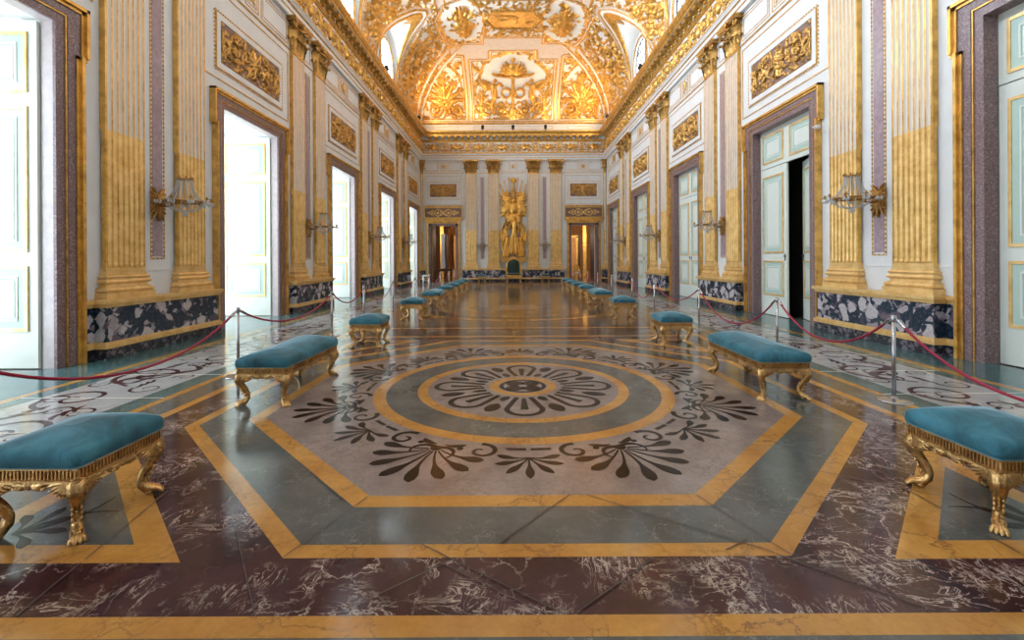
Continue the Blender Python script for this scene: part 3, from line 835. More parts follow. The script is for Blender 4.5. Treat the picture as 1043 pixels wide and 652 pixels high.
# ================================================================== PEDESTALS (dado)
def pedestal(hl, setback=.20, name=None, dark_side=True):
    mb = MB(); D = .25
    def layer(z0, z1, e, m):
        mb.box(-hl - e, hl + e, -D - e, 0, z0, z1, m)
        if setback: mb.box(-hl - setback - e * .2, hl + setback + e * .2, -.06 - e, 0, z0, z1, m)
    layer(0, .175, .045, 1); layer(.175, .245, .055, 2); layer(.245, .275, .03, 2)
    layer(.275, .825, 0, 0); layer(.825, .855, .03, 2); layer(.855, .89, .045, 2); layer(.89, .95, .08, 2)
    return mb
def plane(mb): return mb.build(trim_name(), ['breccia', 'plinth_marble', 'gold_flat'], kind='structure')
ped = None
for side in ('left', 'right'):
    for yc in PIERS:
        if ped is None: ped = plane(pedestal(1.37)); o = ped
        else: o = ped.copy(); o.name = trim_name(); COL.objects.link(o)
        on_wall(o, side, yc)
o = plane(pedestal(3.72, 0)); on_wall(o, 'end', 0)
for q in (-1, 1): o = plane(pedestal(.16, 0)); on_wall(o, 'end', q * (W - .20))
for side in ('left', 'right'):
    o = plane(pedestal(.30, 0)); on_wall(o, side, YE - .31)

# ================================================================== WALL MOULDINGS
def frame_strip(mb, x0, x1, z0, z1, w, d, m, y=0):
    mb.box(x0, x1, y - d, y, z0, z0 + w, m); mb.box(x0, x1, y - d, y, z1 - w, z1, m)
    mb.box(x0, x0 + w, y - d, y, z0 + w, z1 - w, m); mb.box(x1 - w, x1, y - d, y, z0 + w, z1 - w, m)
def beads(mb, x0, x1, z0, z1, s, m):
    nx = int((x1 - x0) / s); nz = int((z1 - z0) / s)
    for k in range(nx):
        x = x0 + (x1 - x0) * (k + .25) / nx
        for z in (z0, z1): mb.box(x, x + s * .5, -.022, 0, z - .009, z + .009, m)
    for k in range(nz):
        z = z0 + (z1 - z0) * (k + .25) / nz
        for x in (x0, x1): mb.box(x - .009, x + .009, -.022, 0, z, z + s * .5, m)
def fleur(mb, x, z, s):
    mb.ell((x, -.02, z + .03 * s), (.028 * s, .02, .10 * s), 2, None, 8, 6)
    for q in (-1, 1):
        mb.ell((x + q * .05 * s, -.02, z + .02 * s), (.022 * s, .018, .06 * s), 2, None, 8, 5, Matrix.Rotation(q * .6, 3, 'Y'))
        mb.ell((x + q * .035 * s, -.02, z - .07 * s), (.018 * s, .015, .045 * s), 2, None, 8, 5, Matrix.Rotation(-q * .7, 3, 'Y'))
    mb.box(x - .055 * s, x + .055 * s, -.028, 0, z - .035 * s, z - .012 * s, 2)
# bay above a side door (between pilasters): half length from pier to pier
def door_bay_mould():
    mb = MB(); hb = PER / 2 - .80 - .40 - .08
    # capital-zone panels
    for (a, b) in ((-hb, -.42), (-.30, .30), (.42, hb)):
        frame_strip(mb, a, b, 8.07, 8.78, .02, .014, 2); frame_strip(mb, a + .09, b - .09, 8.16, 8.69, .016, .012, 2)
    fleur(mb, 0, 8.42, 2.0)
    mb.box(-hb - .1, hb + .1, -.02, 0, 7.93, 7.97, 2); mb.box(-hb - .1, hb + .1, -.035, 0, 7.97, 8.0, 0)
    frame_strip(mb, -hb + .03, hb - .03, 5.72, 7.78, .022, .018, 2)
    return mb
def pier_mould():
    mb = MB()
    # mauve strip with beaded edges between the pair
    mb.box(-.115, .115, -.012, 0, 1.66, 7.62, 1); beads(mb, -.15, .15, 1.62, 7.66, .085, 2)
    frame_strip(mb, -.17, .17, 1.60, 7.68, .008, .008, 2)
    mb.box(-.36, .36, -.018, 0, 1.40, 1.415, 0); mb.box(-.38, .38, -.02, 0, 7.93, 7.97, 2)
    frame_strip(mb, -.20, .20, 8.07, 8.74, .016, .012, 2)
    for q in (-1, 1): mb.box(q * 1.22, q * 1.78, -.018, 0, 1.40, 1.415, 0)
    return mb
def mould(mb):
    return mb.build(trim_name(), ['wall', 'mauve_marble', 'gold'], kind='structure')
a = b = None
for side in ('left', 'right'):
    for y in DOORS:
        if a is None: a = o = mould(door_bay_mould())
        else: o = a.copy(); o.name = trim_name(); COL.objects.link(o)
        on_wall(o, side, y)
    for y in PIERS:
        if b is None: b = o = mould(pier_mould())
        else: o = b.copy(); o.name = trim_name(); COL.objects.link(o)
        on_wall(o, side, y)
for x in (-2.28, 2.28): o = b.copy(); o.name = trim_name(); COL.objects.link(o); on_wall(o, 'end', x)
mb = MB()
for q in (-1, 1):
    x0, x1 = sorted((q * 3.72, q * 6.55))
    c = (x0 + x1) / 2
    for (p, r) in ((x0 + .05, c - .33), (c - .22, c + .22), (c + .33, x1 - .05)):
        frame_strip(mb, p, r, 8.07, 8.78, .02, .014, 2); frame_strip(mb, p + .08, r - .08, 8.15, 8.70, .016, .012, 2)
    fleur(mb, c, 8.42, 1.6); mb.box(x0 - .1, x1 + .1, -.02, 0, 7.93, 7.97, 2)
    frame_strip(mb, x0 + .07, x1 - .12, 5.62, 7.75, .022, .018, 2)
for (p, r) in ((-.95, -.3), (-.22, .22), (.3, .95)): frame_strip(mb, p, r, 8.07, 8.78, .02, .014, 2)
fleur(mb, 0, 8.42, 1.6); mb.box(-1, 1, -.02, 0, 7.93, 7.97, 2)
frame_strip(mb, -.98, .98, 1.0, 1.42, .03, .02, 0)
o = mould(mb); on_wall(o, 'end', 0)

# ================================================================== RELIEF PANELS OVER THE DOORS
def foliage_canvas(w, h, res, seed):
    cv = Canvas(w, h, res); cy = h / 2
    cv.fill(int(150 * w * h / 2.4), .13, .035, seed)
    rinceau(cv, .35 * h, w / 2 - .02, cy, h * .33, .026, .075, 1)
    cv.mirror()
    for k in range(8):
        a = k * PI / 4; cv.leaf(.10 * math.cos(a), cy + .10 * math.sin(a), a, h * .30, .035, .07, .5)
    cv.rosette(0, cy, h * .22, 8, .10)
    for q in (-1, 1): cv.acanthus(0, cy, q * PI / 2, h * .42, 3, .03, .09)
    return cv
def relief_panel(w, h, seed):
    t = thing('relief_panel', 'relief', 'relief panel')
    mb = MB(); mb.box(-w / 2, w / 2, -.02, 0, 0, h); mb.build('ground', ['panel_brown'], t)
    mb = MB(); foliage_canvas(w - .04, h - .04, .016, seed).solid(mb, off=.018, T=Matrix.Translation((0, 0, .02))); mb.build('gilt_foliage', ['gold_relief'], t)
    mb = MB(); frame_strip(mb, -w / 2 - .15, w / 2 + .15, -.15, h + .15, .02, .03, 0); beads(mb, -w / 2 - .19, w / 2 + .19, -.19, h + .19, .09, 0); mb.build('bead_frame', ['gold'], t)
    mb = MB(); frame_strip(mb, -w / 2 - .13, w / 2 + .13, -.13, h + .13, .13, .035, 0); mb.build('inner_border', ['wall'], t)
    return t
GR_ = 'gilt relief panels above the doors'
for side in ('left', 'right'):
    for k, y in enumerate(DOORS):
        t = inst('relief', lambda: relief_panel(2.62, .98, 5)); on_wall(t, side, y, 6.12)
        tag(t, 'carved gilt foliage panel above the %s %s' % (ORD[k], 'bright doorway of the left wall' if side == 'left' else 'panelled door of the right wall'), 'relief panel', GR_)
for q, n_ in ((-1, 'left'), (1, 'right')):
    t = inst('relief_s', lambda: relief_panel(1.95, .95, 8)); on_wall(t, 'end', q * 5.14, 6.2)
    tag(t, 'small carved gilt foliage panel above the %s doorway of the end wall' % n_, 'relief panel', GR_)

# ================================================================== END WALL DOORWAYS
def guilloche(t):
    mb = MB(); mb.box(-1.5, 1.5, -.06, 0, 0, .80); mb.build('ground', ['panel_brown'], t)
    mb = MB(); frame_strip(mb, -1.5, 1.5, 0, .8, .06, .10, 0)
    cv = Canvas(2.8, .66, .02); cy = .33
    for c in (-.42, .42):
        pts = [(c + .24 * math.cos(a), cy + .24 * math.sin(a)) for a in np.linspace(0, 2 * PI, 40)]; cv.path(pts, .035, .035, .05); cv.rosette(c, cy, .13, 6, .06)
    for q in (-1, 1):
        cv.path([(q * .66, cy), (q * .8, cy + .17), (q * 1.0, cy + .1), (q * 1.25, cy)], .035, .02, .05); cv.path([(q * .66, cy), (q * .8, cy - .17), (q * 1.0, cy - .1), (q * 1.25, cy)], .035, .02, .05)
        cv.rosette(q * .88, cy, .09, 6, .05); cv.leaf(q * 1.0, cy, 0 if q > 0 else PI, .3, .03, .05, 0)
    cv.path([(-.18, cy + .2), (0, cy + .05), (.18, cy + .2)], .03, .03, .05); cv.path([(-.18, cy - .2), (0, cy - .05), (.18, cy - .2)], .03, .03, .05); cv.rosette(0, cy, .1, 6, .06)
    cv.solid(mb, off=.058, T=Matrix.Translation((0, 0, .07))); mb.build('guilloche', ['gold_flat'], t)
for q, n_ in ((-1, 'left'), (1, 'right')):
    root = struct_empty('door_%d' % (11 if q < 0 else 12)); on_wall(root, 'end', q * EDX)
    mb = MB()
    for s in (-1, 1):
        mb.box(s * (EDW - .02), s * (EDW + .16), -.08, 0, 0, EDH + .16, 0); mb.box(s * (EDW + .16), s * (EDW + .30), -.12, 0, 0, EDH + .2, 1)
        mb.box(s * (EDW + .03), s * (EDW - .03), -.01, .44, 0, EDH, 0)
    mb.box(-EDW - .16, EDW + .16, -.08, 0, EDH - .02, EDH + .16, 0); mb.box(-EDW - .3, EDW + .3, -.12, 0, EDH + .16, EDH + .26, 1)
    for (z0, z1, d, e) in ((4.36, 4.48, .14, .34), (4.48, 4.58, .2, .42), (4.58, 4.66, .27, .5), (5.42, 5.48, .14, .42), (5.48, 5.54, .2, .48)):
        mb.box(-EDW - e, EDW + e, -d, 0, z0, z1, 1)
    mb.build('door_surround', ['granite', 'gold'], root)
    t2 = bpy.data.objects.new('overdoor_panel', None); COL.objects.link(t2); t2.parent = root; t2.location = (0, 0, 4.64); t2.scale = (.93, 1, 1)
    guilloche(t2)
    # leaf folded back into the next room
    for s in (-1, 1):
        mb = MB(); panel_leaf(mb, .88, .015, EDH - .03, [(.4, 1.2), (1.4, 2.9), (3.05, 3.9)])
        o = mb.build('door_leaf', ['wood_gold', 'gold', 'panel_brown'] if q < 0 else ['door_cream', 'gold', 'door_green'], root)
        o.location = (s * (EDW - .04), .45, 0); o.rotation_euler = (0, 0, PI / 2 + (-.25 if s > 0 else .25))
# the rooms seen through them
mb = MB()
for q in (-1, 1):
    x0, x1 = (q * 1.2, q * 8.6) if q > 0 else (-8.6, -1.2)
    y0, y1 = YE + .45, YE + 8.5
    mb.box(x0, x1, y0, y1, -.1, 0, 2); mb.box(x0, x1, y0, y1, 5.6, 5.8, 3)
    mb.box(x0, x0 + .1, y0, y1, 0, 5.6, 0 if q < 0 else 1); mb.box(x1 - .1, x1, y0, y1, 0, 5.6, 0 if q < 0 else 1)
    for (a, b) in ((x0, q * 5.0 - .75), (q * 5.0 + .75, x1)): mb.box(a, b, y1, y1 + .1, 0, 5.6, 0 if q < 0 else 1)
    mb.box(q * 5 - .75, q * 5 + .75, y1, y1 + .1, 3.6, 5.6, 1)
    mb.box(x0, x1, y1 + 5, y1 + 5.1, 0, 5.6, 1); mb.box(x0, x1, y1, y1 + 5, -.1, 0, 2); mb.box(x0, x1, y1, y1 + 5, 5.6, 5.8, 3)
    for s in (-1, 1):
        mb.box(q * 5 + s * .75, q * 5 + s * .95, y1 - .06, y1, 0, 3.7, 4)
    mb.box(q * 5 - .95, q * 5 + .95, y1 - .06, y1, 3.6, 3.8, 4)
for q in (-1, 1):      # door casings, hangings and gilt pilaster strips of the rooms beyond
    yw = YE + 8.5
    for x in (3.0, 3.7, 6.4, 7.1): mb.box(q * x, q * (x + .32), yw - .10, yw, 0, 5.0, 4 if x in (3.7, 6.4) else 5)
    for y in (1.4, 3.2, 5.0, 6.8):
        xw = q * 8.5 if q > 0 else -8.5
        mb.box(q * 8.5, q * 8.38, YE + y, YE + y + .35, 0, 5.0, 4); mb.box(q * 1.3, q * 1.42, YE + y, YE + y + .35, 0, 5.0, 4)
    mb.box(q * 5 - 1.15, q * 5 - .95, yw - .10, yw, 0, 3.9, 5); mb.box(q * 5 + .95, q * 5 + 1.15, yw - .10, yw, 0, 3.9, 5)
mb.build('wall_anteroom', ['red_cloth', 'orange_wall', 'brown_marble', 'dark_wood', 'gold', 'dark_wood'], kind='structure')
t = thing('console_table', 'dark wooden table standing in the room beyond the left end doorway', 'table', (-5.7, YE + 3.2, 0))
mb = MB(); mb.box(-.8, .8, -.35, .35, .82, .88); mb.box(-.74, .74, -.3, .3, .68, .82); mb.build('table_top', ['dark_wood'], t)
for sx in (-1, 1):
    for sy in (-1, 1):
        mb = MB(); mb.lathe([(.03, 0), (.045, .05), (.03, .12), (.04, .4), (.055, .6), (.04, .68)], 10, 0, Matrix.Translation((sx * .68, sy * .25, 0))); mb.build('leg', ['dark_wood'], t)
mb = MB(); v = []; f = []; n = 30
for j in range(13):
    z = .9 + 2.9 * j / 12
    for i in range(n + 1):
        a = i / n * 2 - 1; v.append((a * (.20 - .06 * math.sin(PI * j / 12)) , .05 * math.sin(a * 14) , z))
for j in range(12):
    for i in range(n): p = j * (n + 1) + i; f.append((p, p + 1, p + n + 2, p + n + 1))
mb.add(v, f, 0, True); vb = [(p[0], p[1] + .02, p[2]) for p in v]; mb.add(vb, [q[::-1] for q in f], 0, True)
o = mb.build('curtain', ['pale_cloth']); o.location = (-5.95, YE + 5.2, 0); tag(o, 'pale blue curtain hanging in the room beyond the left end doorway', 'curtain')
o2 = MB(); o2.join(mb); o2 = o2.build('drape', ['orange_wall']); o2.location = (-5.45, YE + 6.4, -.4); o2.scale = (1.5, 1.3, 1.25)
tag(o2, 'orange drape hanging behind the pale curtain beyond the left end doorway', 'curtain')
t = thing('armchair', 'gilt chair with pale cushion in the room beyond the right end doorway', 'chair', (5.2, YE + 4.0, 0))
mb = MB(); mb.box(-.3, .3, -.28, .28, .36, .43); mb.build('seat_frame', ['gold'], t)
mb = MB(); mb.ell((0, 0, .46), (.29, .27, .07), 0, None, 16, 8); mb.build('cushion', ['pale_cloth'], t)
mb = MB(); mb.prism([(.26 * math.cos(a) , .85 + .3 * math.sin(a)) for a in np.linspace(-PI / 2, 1.5 * PI, 20)[:-1]], .25, .29, 'y'); mb.build('backrest', ['gold'], t)
for sx in (-1, 1):
    for sy in (-1, 1): mb = MB(); mb.lathe([(.018, 0), (.03, .2), (.035, .37)], 8, 0, Matrix.Translation((sx * .26, sy * .24, 0))); mb.build('leg', ['gold'], t)

# ================================================================== ENTABLATURE
def extrude_profile(mb, prof, path, closed=False, m=0, mats=None):
    """prof: (projection, z); path: wall-side polyline with inward normals (x,y,nx,ny) mitred"""
    v = []; n = len(prof)
    for (x, y, nx, ny) in path: v += [(x + nx * p, y + ny * p, z) for p, z in prof]
    f = []; mm = []
    for j in range(len(path) - 1):
        for k in range(n - 1): a = j * n + k; f.append((a, a + n, a + n + 1, a + 1)); mm.append(mats[k] if mats else m)
    mb.add(v, f, mm)
PATH = [(-W, YB, 1, 0), (-W, YE, 1, -1), (W, YE, -1, -1), (W, YB, -1, 0)]
arch = MB()
P = [(0, 8.88), (.13, 8.88), (.13, 9.02), (.135, 9.02), (.155, 9.03), (.155, 9.05), (.15, 9.05), (.15, 9.18), (.17, 9.18), (.19, 9.20), (.19, 9.22), (.16, 9.24), (.22, 9.31), (.24, 9.33), (.24, 9.37), (.14, 9.37)]
extrude_profile(arch, P, PATH, mats=[0, 0, 1, 1, 1, 0, 0, 1, 1, 1, 0, 0, 0, 1, 1])
arch.build(trim_name(), ['wall', 'gold'], kind='structure')
FZ0, FZ1 = 9.37, 10.22
fr = MB(); extrude_profile(fr, [(.14, FZ0), (.20, FZ0), (.20, FZ0 + .05), (.14, FZ0 + .09), (.14, FZ1 - .06), (.19, FZ1 - .04), (.19, FZ1)], PATH, mats=[1, 1, 1, 0, 1, 1])
def frieze_module(L):
    h = .72; cv = Canvas(L, h, .02); cy = h / 2
    cv.fill(22, .12, .03, 12)
    rinceau(cv, .22, L / 2 - .02, cy, .26, .026, .07, 1); cv.mirror()
    # winged palmette in the middle
    cv.bump(0, cy - .05, .15, .13, .22); cv.bump(0, cy + .2, .09, .12)
    for q in (-1, 1):
        for k in range(5): cv.leaf(q * .08, cy - .05, PI / 2 - q * (.35 + .3 * k), .32, .032, .09, -q * .4)
    return cv
fm = MB(); frieze_module(1.58).solid(fm, m=0)
def frieze_run(name, x0, x1, place):
    mb = MB(); n = int(round((x1 - x0) / 1.58)); st = (x1 - x0) / n
    for k in range(n): mb.join(fm, place @ Matrix.Translation((x0 + st * (k + .5), 0, 0)) @ Matrix.Diagonal((st / 1.58, 1, 1, 1)))
    return mb.build(name, ['gold'], kind='structure')
f0 = fr.build(trim_name(), ['vault_white', 'gold'], kind='structure')
EO = FZ0 + .065
Tl = Matrix.Translation((-W + .14, 0, EO)) @ Matrix.Rotation(PI / 2, 4, 'Z'); Tr = Matrix.Translation((W - .14, 0, EO)) @ Matrix.Rotation(-PI / 2, 4, 'Z')
frieze_run(trim_name(), 4.4, YE - .14, Tl); frieze_run(trim_name(), -(YE - .14), -4.4, Tr); frieze_run(trim_name(), -W + .14, W - .14, Matrix.Translation((0, YE - .14, EO)))
co = MB()
P = [(.14, 10.22), (.16, 10.22), (.20, 10.27), (.22, 10.30), (.22, 10.33), (.17, 10.33), (.17, 10.56), (.50, 10.56), (.50, 10.60), (.50, 10.68), (.53, 10.68), (.55, 10.72), (.60, 10.80), (.61, 10.86), (.61, 10.90), (.0, 10.95)]
extrude_profile(co, P, PATH, mats=[1, 1, 1, 1, 1, 0, 0, 1, 1, 1, 1, 1, 1, 1, 0])
co.build(trim_name(), ['vault_white', 'gold'], kind='structure')
md = MB()
mb1 = MB(); mb1.prism([(-.17, 10.35), (-.24, 10.36), (-.30, 10.42), (-.36, 10.45), (-.44, 10.43), (-.47, 10.47), (-.47, 10.56), (-.17, 10.56)], -.11, .11, 'x', 0)
mb1.ell((0, -.26, 10.38), (.05, .05, .05), 0, None, 6, 4)
def mods(x0, x1, place):
    n = int((x1 - x0) / .45)
    for k in range(n): md.join(mb1, place @ Matrix.Translation((x0 + (x1 - x0) * (k + .5) / n, 0, 0)))
mods(4, YE - .55, Matrix.Translation((-W, 0, 0)) @ Matrix.Rotation(PI / 2, 4, 'Z')); mods(-(YE - .55), -4, Matrix.Translation((W, 0, 0)) @ Matrix.Rotation(-PI / 2, 4, 'Z')); mods(-W + .55, W - .55, Matrix.Translation((0, YE, 0)))
md.build(trim_name(), ['gold'], kind='structure')
# attic strip under the vault
at = MB(); VZ0 = 11.65
extrude_profile(at, [(.02, 10.9), (.02, 11.50), (.05, 11.5), (.12, 11.56), (.12, 11.62), (.02, VZ0)], [(-W, YE - 4.3, 1, 0), (-W, YE, 1, -1), (W, YE, -1, -1), (W, YE - 4.3, -1, 0)], mats=[0, 1, 1, 1, 1])
for (a, b) in ((-5.8, -4.0), (-2.9, 2.9), (4.0, 5.8)): frame_strip(at, a, b, 11.12, 11.36, .02, .012, 1, YE - .02)
at.build(trim_name(), ['vault_white', 'gold'], kind='structure')

# ================================================================== VAULT
AX, AY, BZ = 4.6, 5.0, 3.85
def ell_arc(a, b, n=400):
    th = np.linspace(0, PI / 2, n); x = a * (1 - np.cos(th)); z = b * np.sin(th)
    s = np.concatenate([[0], np.cumsum(np.hypot(np.diff(x), np.diff(z)))]); return s, x
SX, XX = ell_arc(AX, BZ); SY, YY = ell_arc(AY, BZ)
LX, LY = SX[-1], SY[-1]
def dx_of(s): return np.where(s < LX, np.interp(s, SX, XX), AX + (s - LX))
def s_of_dx(d): return np.where(d < AX, np.interp(d, XX, SX), LX + (d - AX))
def s_of_dy(d): return np.where(d < AY, np.interp(d, YY, SY), LY + (d - AY))
SEV = [DOORS[0] - PER, DOORS[0], DOORS[1]] + WIN; SW = 1.95
def vault_z(dx, dy):
    u = np.minimum(np.clip(dx / AX, 0, 1), np.clip(dy / AY, 0, 1)); return VZ0 + BZ * np.sqrt(np.clip(1 - (1 - u) ** 2, 0, 1))
def sev_z(y, dx):
    z = np.full(np.broadcast(y, dx).shape, -1.)
    for c in SEV:
        t = (y - c) / SW; q = np.clip(1 - t * t, 0, 1); z = np.maximum(z, np.where(q > 0, 11.45 + (2.35 + .52 * dx - 1.6 * np.clip(dx - 1.7, 0, 9) ** 2) * np.sqrt(q), -1))
    return z
# ornament maps
E = Canvas(14.0, LY + 6.0, .04)          # end cove and flat behind it: u = x, v = arc length up from the end wall
Rg = Canvas(14.0, LY + 6.0, .04); Rg.H -= 1  # region ids
def poly_mask(cv, pts):
    U, V = np.meshgrid(cv.u, cv.v); ins = np.zeros(U.shape, bool); n = len(pts)
    for i in range(n):
        x1, y1 = pts[i]; x2, y2 = pts[(i + 1) % n]
        if y1 == y2: continue
        c = ((y1 > V) != (y2 > V)) & (U < (x2 - x1) * (V - y1) / (y2 - y1) + x1); ins ^= c
    return ins
mat_E = np.full(E.H.shape, 0, np.int8)       # 0 pink band, 1 white, 2 gold frame
thing_E = np.zeros(E.H.shape, np.int8)
E.H[:] = 0
Hg = np.zeros_like(E.H)
def grow(m, k):
    for _ in range(k):
        p = np.pad(m, 1); m = p[1:-1, 1:-1] | p[:-2, 1:-1] | p[2:, 1:-1] | p[1:-1, :-2] | p[1:-1, 2:]
    return m
def field(pts, white, fill_seed, dens):
    """gilt-edged compartment; white oval field, foliage spandrels"""
    global Hg
    p = poly_mask(E, pts); edge = grow(p, 2) & ~p; mat_E[edge] = 2; Hg[edge] = .05
    mat_E[p] = 1
    ed2 = p & grow(~p, 2); mat_E[ed2] = 1
    ed3 = p & grow(~p, 4) & ~grow(~p, 2); mat_E[ed3] = 2; Hg[ed3] = .03
    return p
def stamp(fn, region, tid, ground=None):
    global Hg
    if ground is not None:
        g_ = ground & region; mat_E[g_] = 2; Hg[g_] = np.maximum(Hg[g_], .006)
    c = Canvas(E.w, E.h, E.res); fn(c); H = np.where(region, c.H, 0)
    Hg = np.maximum(Hg, H); g = H > .004; mat_E[g] = 2; thing_E[g] = tid
VT = LY * .74
# central compartment with stepped head
pc = [(-2.95, .12), (2.95, .12), (2.95, VT - .55), (1.55, VT - .55), (1.55, VT + .25), (-1.55, VT + .25), (-1.55, VT - .55), (-2.95, VT - .55)]
pr = field(pc, None, 1, 1)
def spandrels(c):
    c.fill(4200, .32, .15, 4, lambda x, y: abs(x) < 2.95 and (((x / 2.75) ** 2 + ((y - 1.6) / 3.6) ** 2) > 1 and y > 2))
Ug, Vg = np.meshgrid(E.u, E.v)
angm = lambda x, y: .06 * np.cos(9 * np.arctan2(y, x))
band_ = lambda f: (f > 1) & (f < 1.14)
stamp(spandrels, pr & ~grow(~pr, 5), 0, band_(((Ug / 2.62) ** 2 + ((Vg - 1.5) / 3.7) ** 2) - angm(Ug, Vg - 1.5)) & (Vg > 1.9))
def arms(c):
    # crown
    c.bump(0, 3.9, .32, .30, .42); c.bump(0, 4.62, .16, .25)
    for q in (-1, 1):
        for k in range(4): c.leaf(q * .12, 3.45, PI / 2 - q * (.15 + .32 * k), 1.05 - .08 * k, .13, .28, -q * .5)
        c.path([(q * 1.35, 3.45), (q * .7, 3.3), (0, 3.25)], .07, .12, .2)
        c.leaf(q * .5, 3.3, 0 if q > 0 else PI, 1.0, .12, .2, q * .5)
        # winged genius
        c.bump(q * 1.35, 2.2, .20, .26, .62, -q * .15); c.bump(q * 1.28, 2.95, .14, .26)
        c.path([(q * 1.3, 2.5), (q * .95, 2.75), (q * .75, 2.55)], .08, .06, .2)
        for k in range(6): c.leaf(q * 1.45, 2.6, (0 if q > 0 else PI) + q * (.55 - .22 * k), 1.05 - .07 * k, .09, .2, -q * .25)
        c.path([(q * 1.35, 1.8), (q * 1.55, 1.2), (q * 1.3, .8)], .15, .09, .2)
        # medallion ring
        c.path([(q * .48 + .33 * math.cos(a), 2.05 + .33 * math.sin(a)) for a in np.linspace(0, 2 * PI, 40)], .065, .065, .16)
        c.spiral(q * 1.9, .95, .42, 1.7, PI / 2, q, .08, .18); c.spiral(q * .9, .9, .40, 1.7, PI / 2, -q, .08, .2)
        c.acanthus(q * 2.35, .4, PI / 2 + q * .1, 1.9, 4, .09, .16)
        c.acanthus(q * .15, .35, PI / 2 - q * .6, 1.2, 3, .1, .2)
        for k in range(4): c.leaf(q * 2.3, 1.6 + .2 * k, (0 if q > 0 else PI) - q * .9 * (k - 1), .5, .07, .14, 1)
    c.path([(0, 3.3), (0, .4)], .12, .10, .22)
    c.fill(2200, .30, .15, 22, lambda x, y: abs(x) < 2.65 and y < 1.5 - .25 * math.cos(x * 2.2)); c.fill(450, .3, .14, 23, lambda x, y: 1.9 < abs(x) < 2.7 and y < 3.0)
    for x in np.linspace(-1.4, 1.4, 15): c.bump(x, .28, .11, .12)
stamp(arms, pr & ~grow(~pr, 4), 1)
# side compartments (trophies)
for q in (-1, 1):
    ps = [(q * 3.35, .12), (q * 7.0, .12), (q * 7.0, VT - .2), (q * 3.35, VT - .2)]
    p = field(ps if q > 0 else ps[::-1], None, 2, 1)
    def sp2(c, q=q): c.fill(3200, .32, .15, 6, lambda x, y: 3.4 < q * x < 6.8 and ((q * x - 4.95) / 1.35) ** 2 + ((y - 1.2) / 3.3) ** 2 > 1)
    stamp(sp2, p & ~grow(~p, 5), 0, band_(((q * Ug - 4.95) / 1.4) ** 2 + ((Vg - 1.1) / 3.3) ** 2 - angm(q * Ug - 4.95, Vg - 1.1)) & (Vg > 1.6))
    def tro(c, q=q):
        cx = q * 4.9
        c.fill(3000, .36, .22, 31 + q, lambda x, y: ((x - cx) / 1.45) ** 2 + ((y - .7) / 2.9) ** 2 < 1 and y < 3.6)
        for k in range(7): c.leaf(cx, 1.4, PI / 2 + (k - 3) * .42, 1.7, .14, .25, (k - 3) * .12)
        c.rosette(cx + .1 * q, 1.3, .5, 8, .32); c.rosette(cx + .2 * q, 2.3, .35, 7, .28)
        for s in (-1, 1): c.spiral(cx + s * .75, .9, .5, 1.6, PI / 2, s, .1, .28)
        c.acanthus(cx, 2.2, PI / 2, 1.5, 3, .12, .25)
    stamp(tro, p & ~grow(~p, 4), 2 if q < 0 else 3)
# upper compartment
V0, V1 = LY * .93, LY + 4.3
V0 = VT + .95
pu = [(-4.0, V0), (-1.9, V0), (-1.9, V0 + .75), (1.9, V0 + .75), (1.9, V0), (4.0, V0), (4.35, V0 + 1.6), (4.45, V1 - 1.6), (3.9, V1 - .5), (2.3, V1), (1.9, V1 - .3), (-1.9, V1 - .3), (-2.3, V1), (-3.9, V1 - .5), (-4.45, V1 - 1.6), (-4.35, V0 + 1.6)]
p = field(pu, None, 3, 1)
OVC = ((V0 + V1) / 2 + .1)
def sp3(c): c.fill(3800, .32, .15, 9, lambda x, y: ((abs(x) - 2.95) / 1.22) ** 2 + ((y - OVC) / (.5 * (V1 - V0) - .15)) ** 2 > 1)
stamp(sp3, p & ~grow(~p, 5), 0, band_(((np.abs(Ug) - 2.95) / 1.2) ** 2 + ((Vg - OVC) / (.5 * (V1 - V0) - .12)) ** 2 - angm(np.abs(Ug) - 2.95, Vg - OVC)))
ov = np.zeros_like(p)
U_, V_ = np.meshgrid(E.u, E.v)
def tro2(q):
    def fn(c):
        cx = q * 2.95
        c.fill(3200, .34, .2, 41 + q, lambda x, y: ((x - cx) / .72) ** 2 + ((y - OVC) / 1.7) ** 2 < 1)
        c.rosette(cx, OVC + .5, .45, 8, .3); c.rosette(cx, OVC - .3, .5, 7, .32); c.acanthus(cx, OVC + .3, -PI / 2, 1.9, 4, .14, .26); c.acanthus(cx, OVC, PI / 2, 1.6, 3, .14, .26)
    return fn
stamp(tro2(-1), p, 4); stamp(tro2(1), p, 5)
hexp = [(-1.55, OVC + .2), (-1.1, OVC - .75), (1.1, OVC - .75), (1.55, OVC + .2), (1.1, OVC + 1.1), (-1.1, OVC + 1.1)]
hm = poly_mask(E, hexp); he = grow(hm, 2) & ~hm; mat_E[he] = 2; Hg[he] = .12
mat_E[hm] = 2; Hg[hm] = .03; thing_E[hm | he] = 6
def hexfig(c):
    for (x, y, a, L) in ((-.5, .1, .4, .8), (.3, .3, 2.4, .7), (.7, -.2, .2, .5), (-.9, .2, -.3, .5), (0, -.3, 1.0, .6), (-.2, .5, 2.9, .8)): c.leaf(x, OVC + y, a, L, .12, .10, .5)
stamp(hexfig, hm, 6)
# long bands further on
for (a, b) in ((V1 + .35, V1 + .75),):
    m_ = (V_ > a) & (V_ < b) & (abs(U_) < 3.4); mat_E[m_] = 1; m2 = (V_ > a + .1) & (V_ < b - .1) & (abs(U_) < 3.3) ; Hg[m2] = .03; mat_E[m2] = 2
fld = [(-3.9, V1 + 1.1), (3.9, V1 + 1.1), (3.9, E.h - .1), (-3.9, E.h - .1)]; p = field(fld, None, 4, 1)
stamp(lambda c: c.fill(1500, .3, .08, 19), p & ~grow(~p, 5), 0)
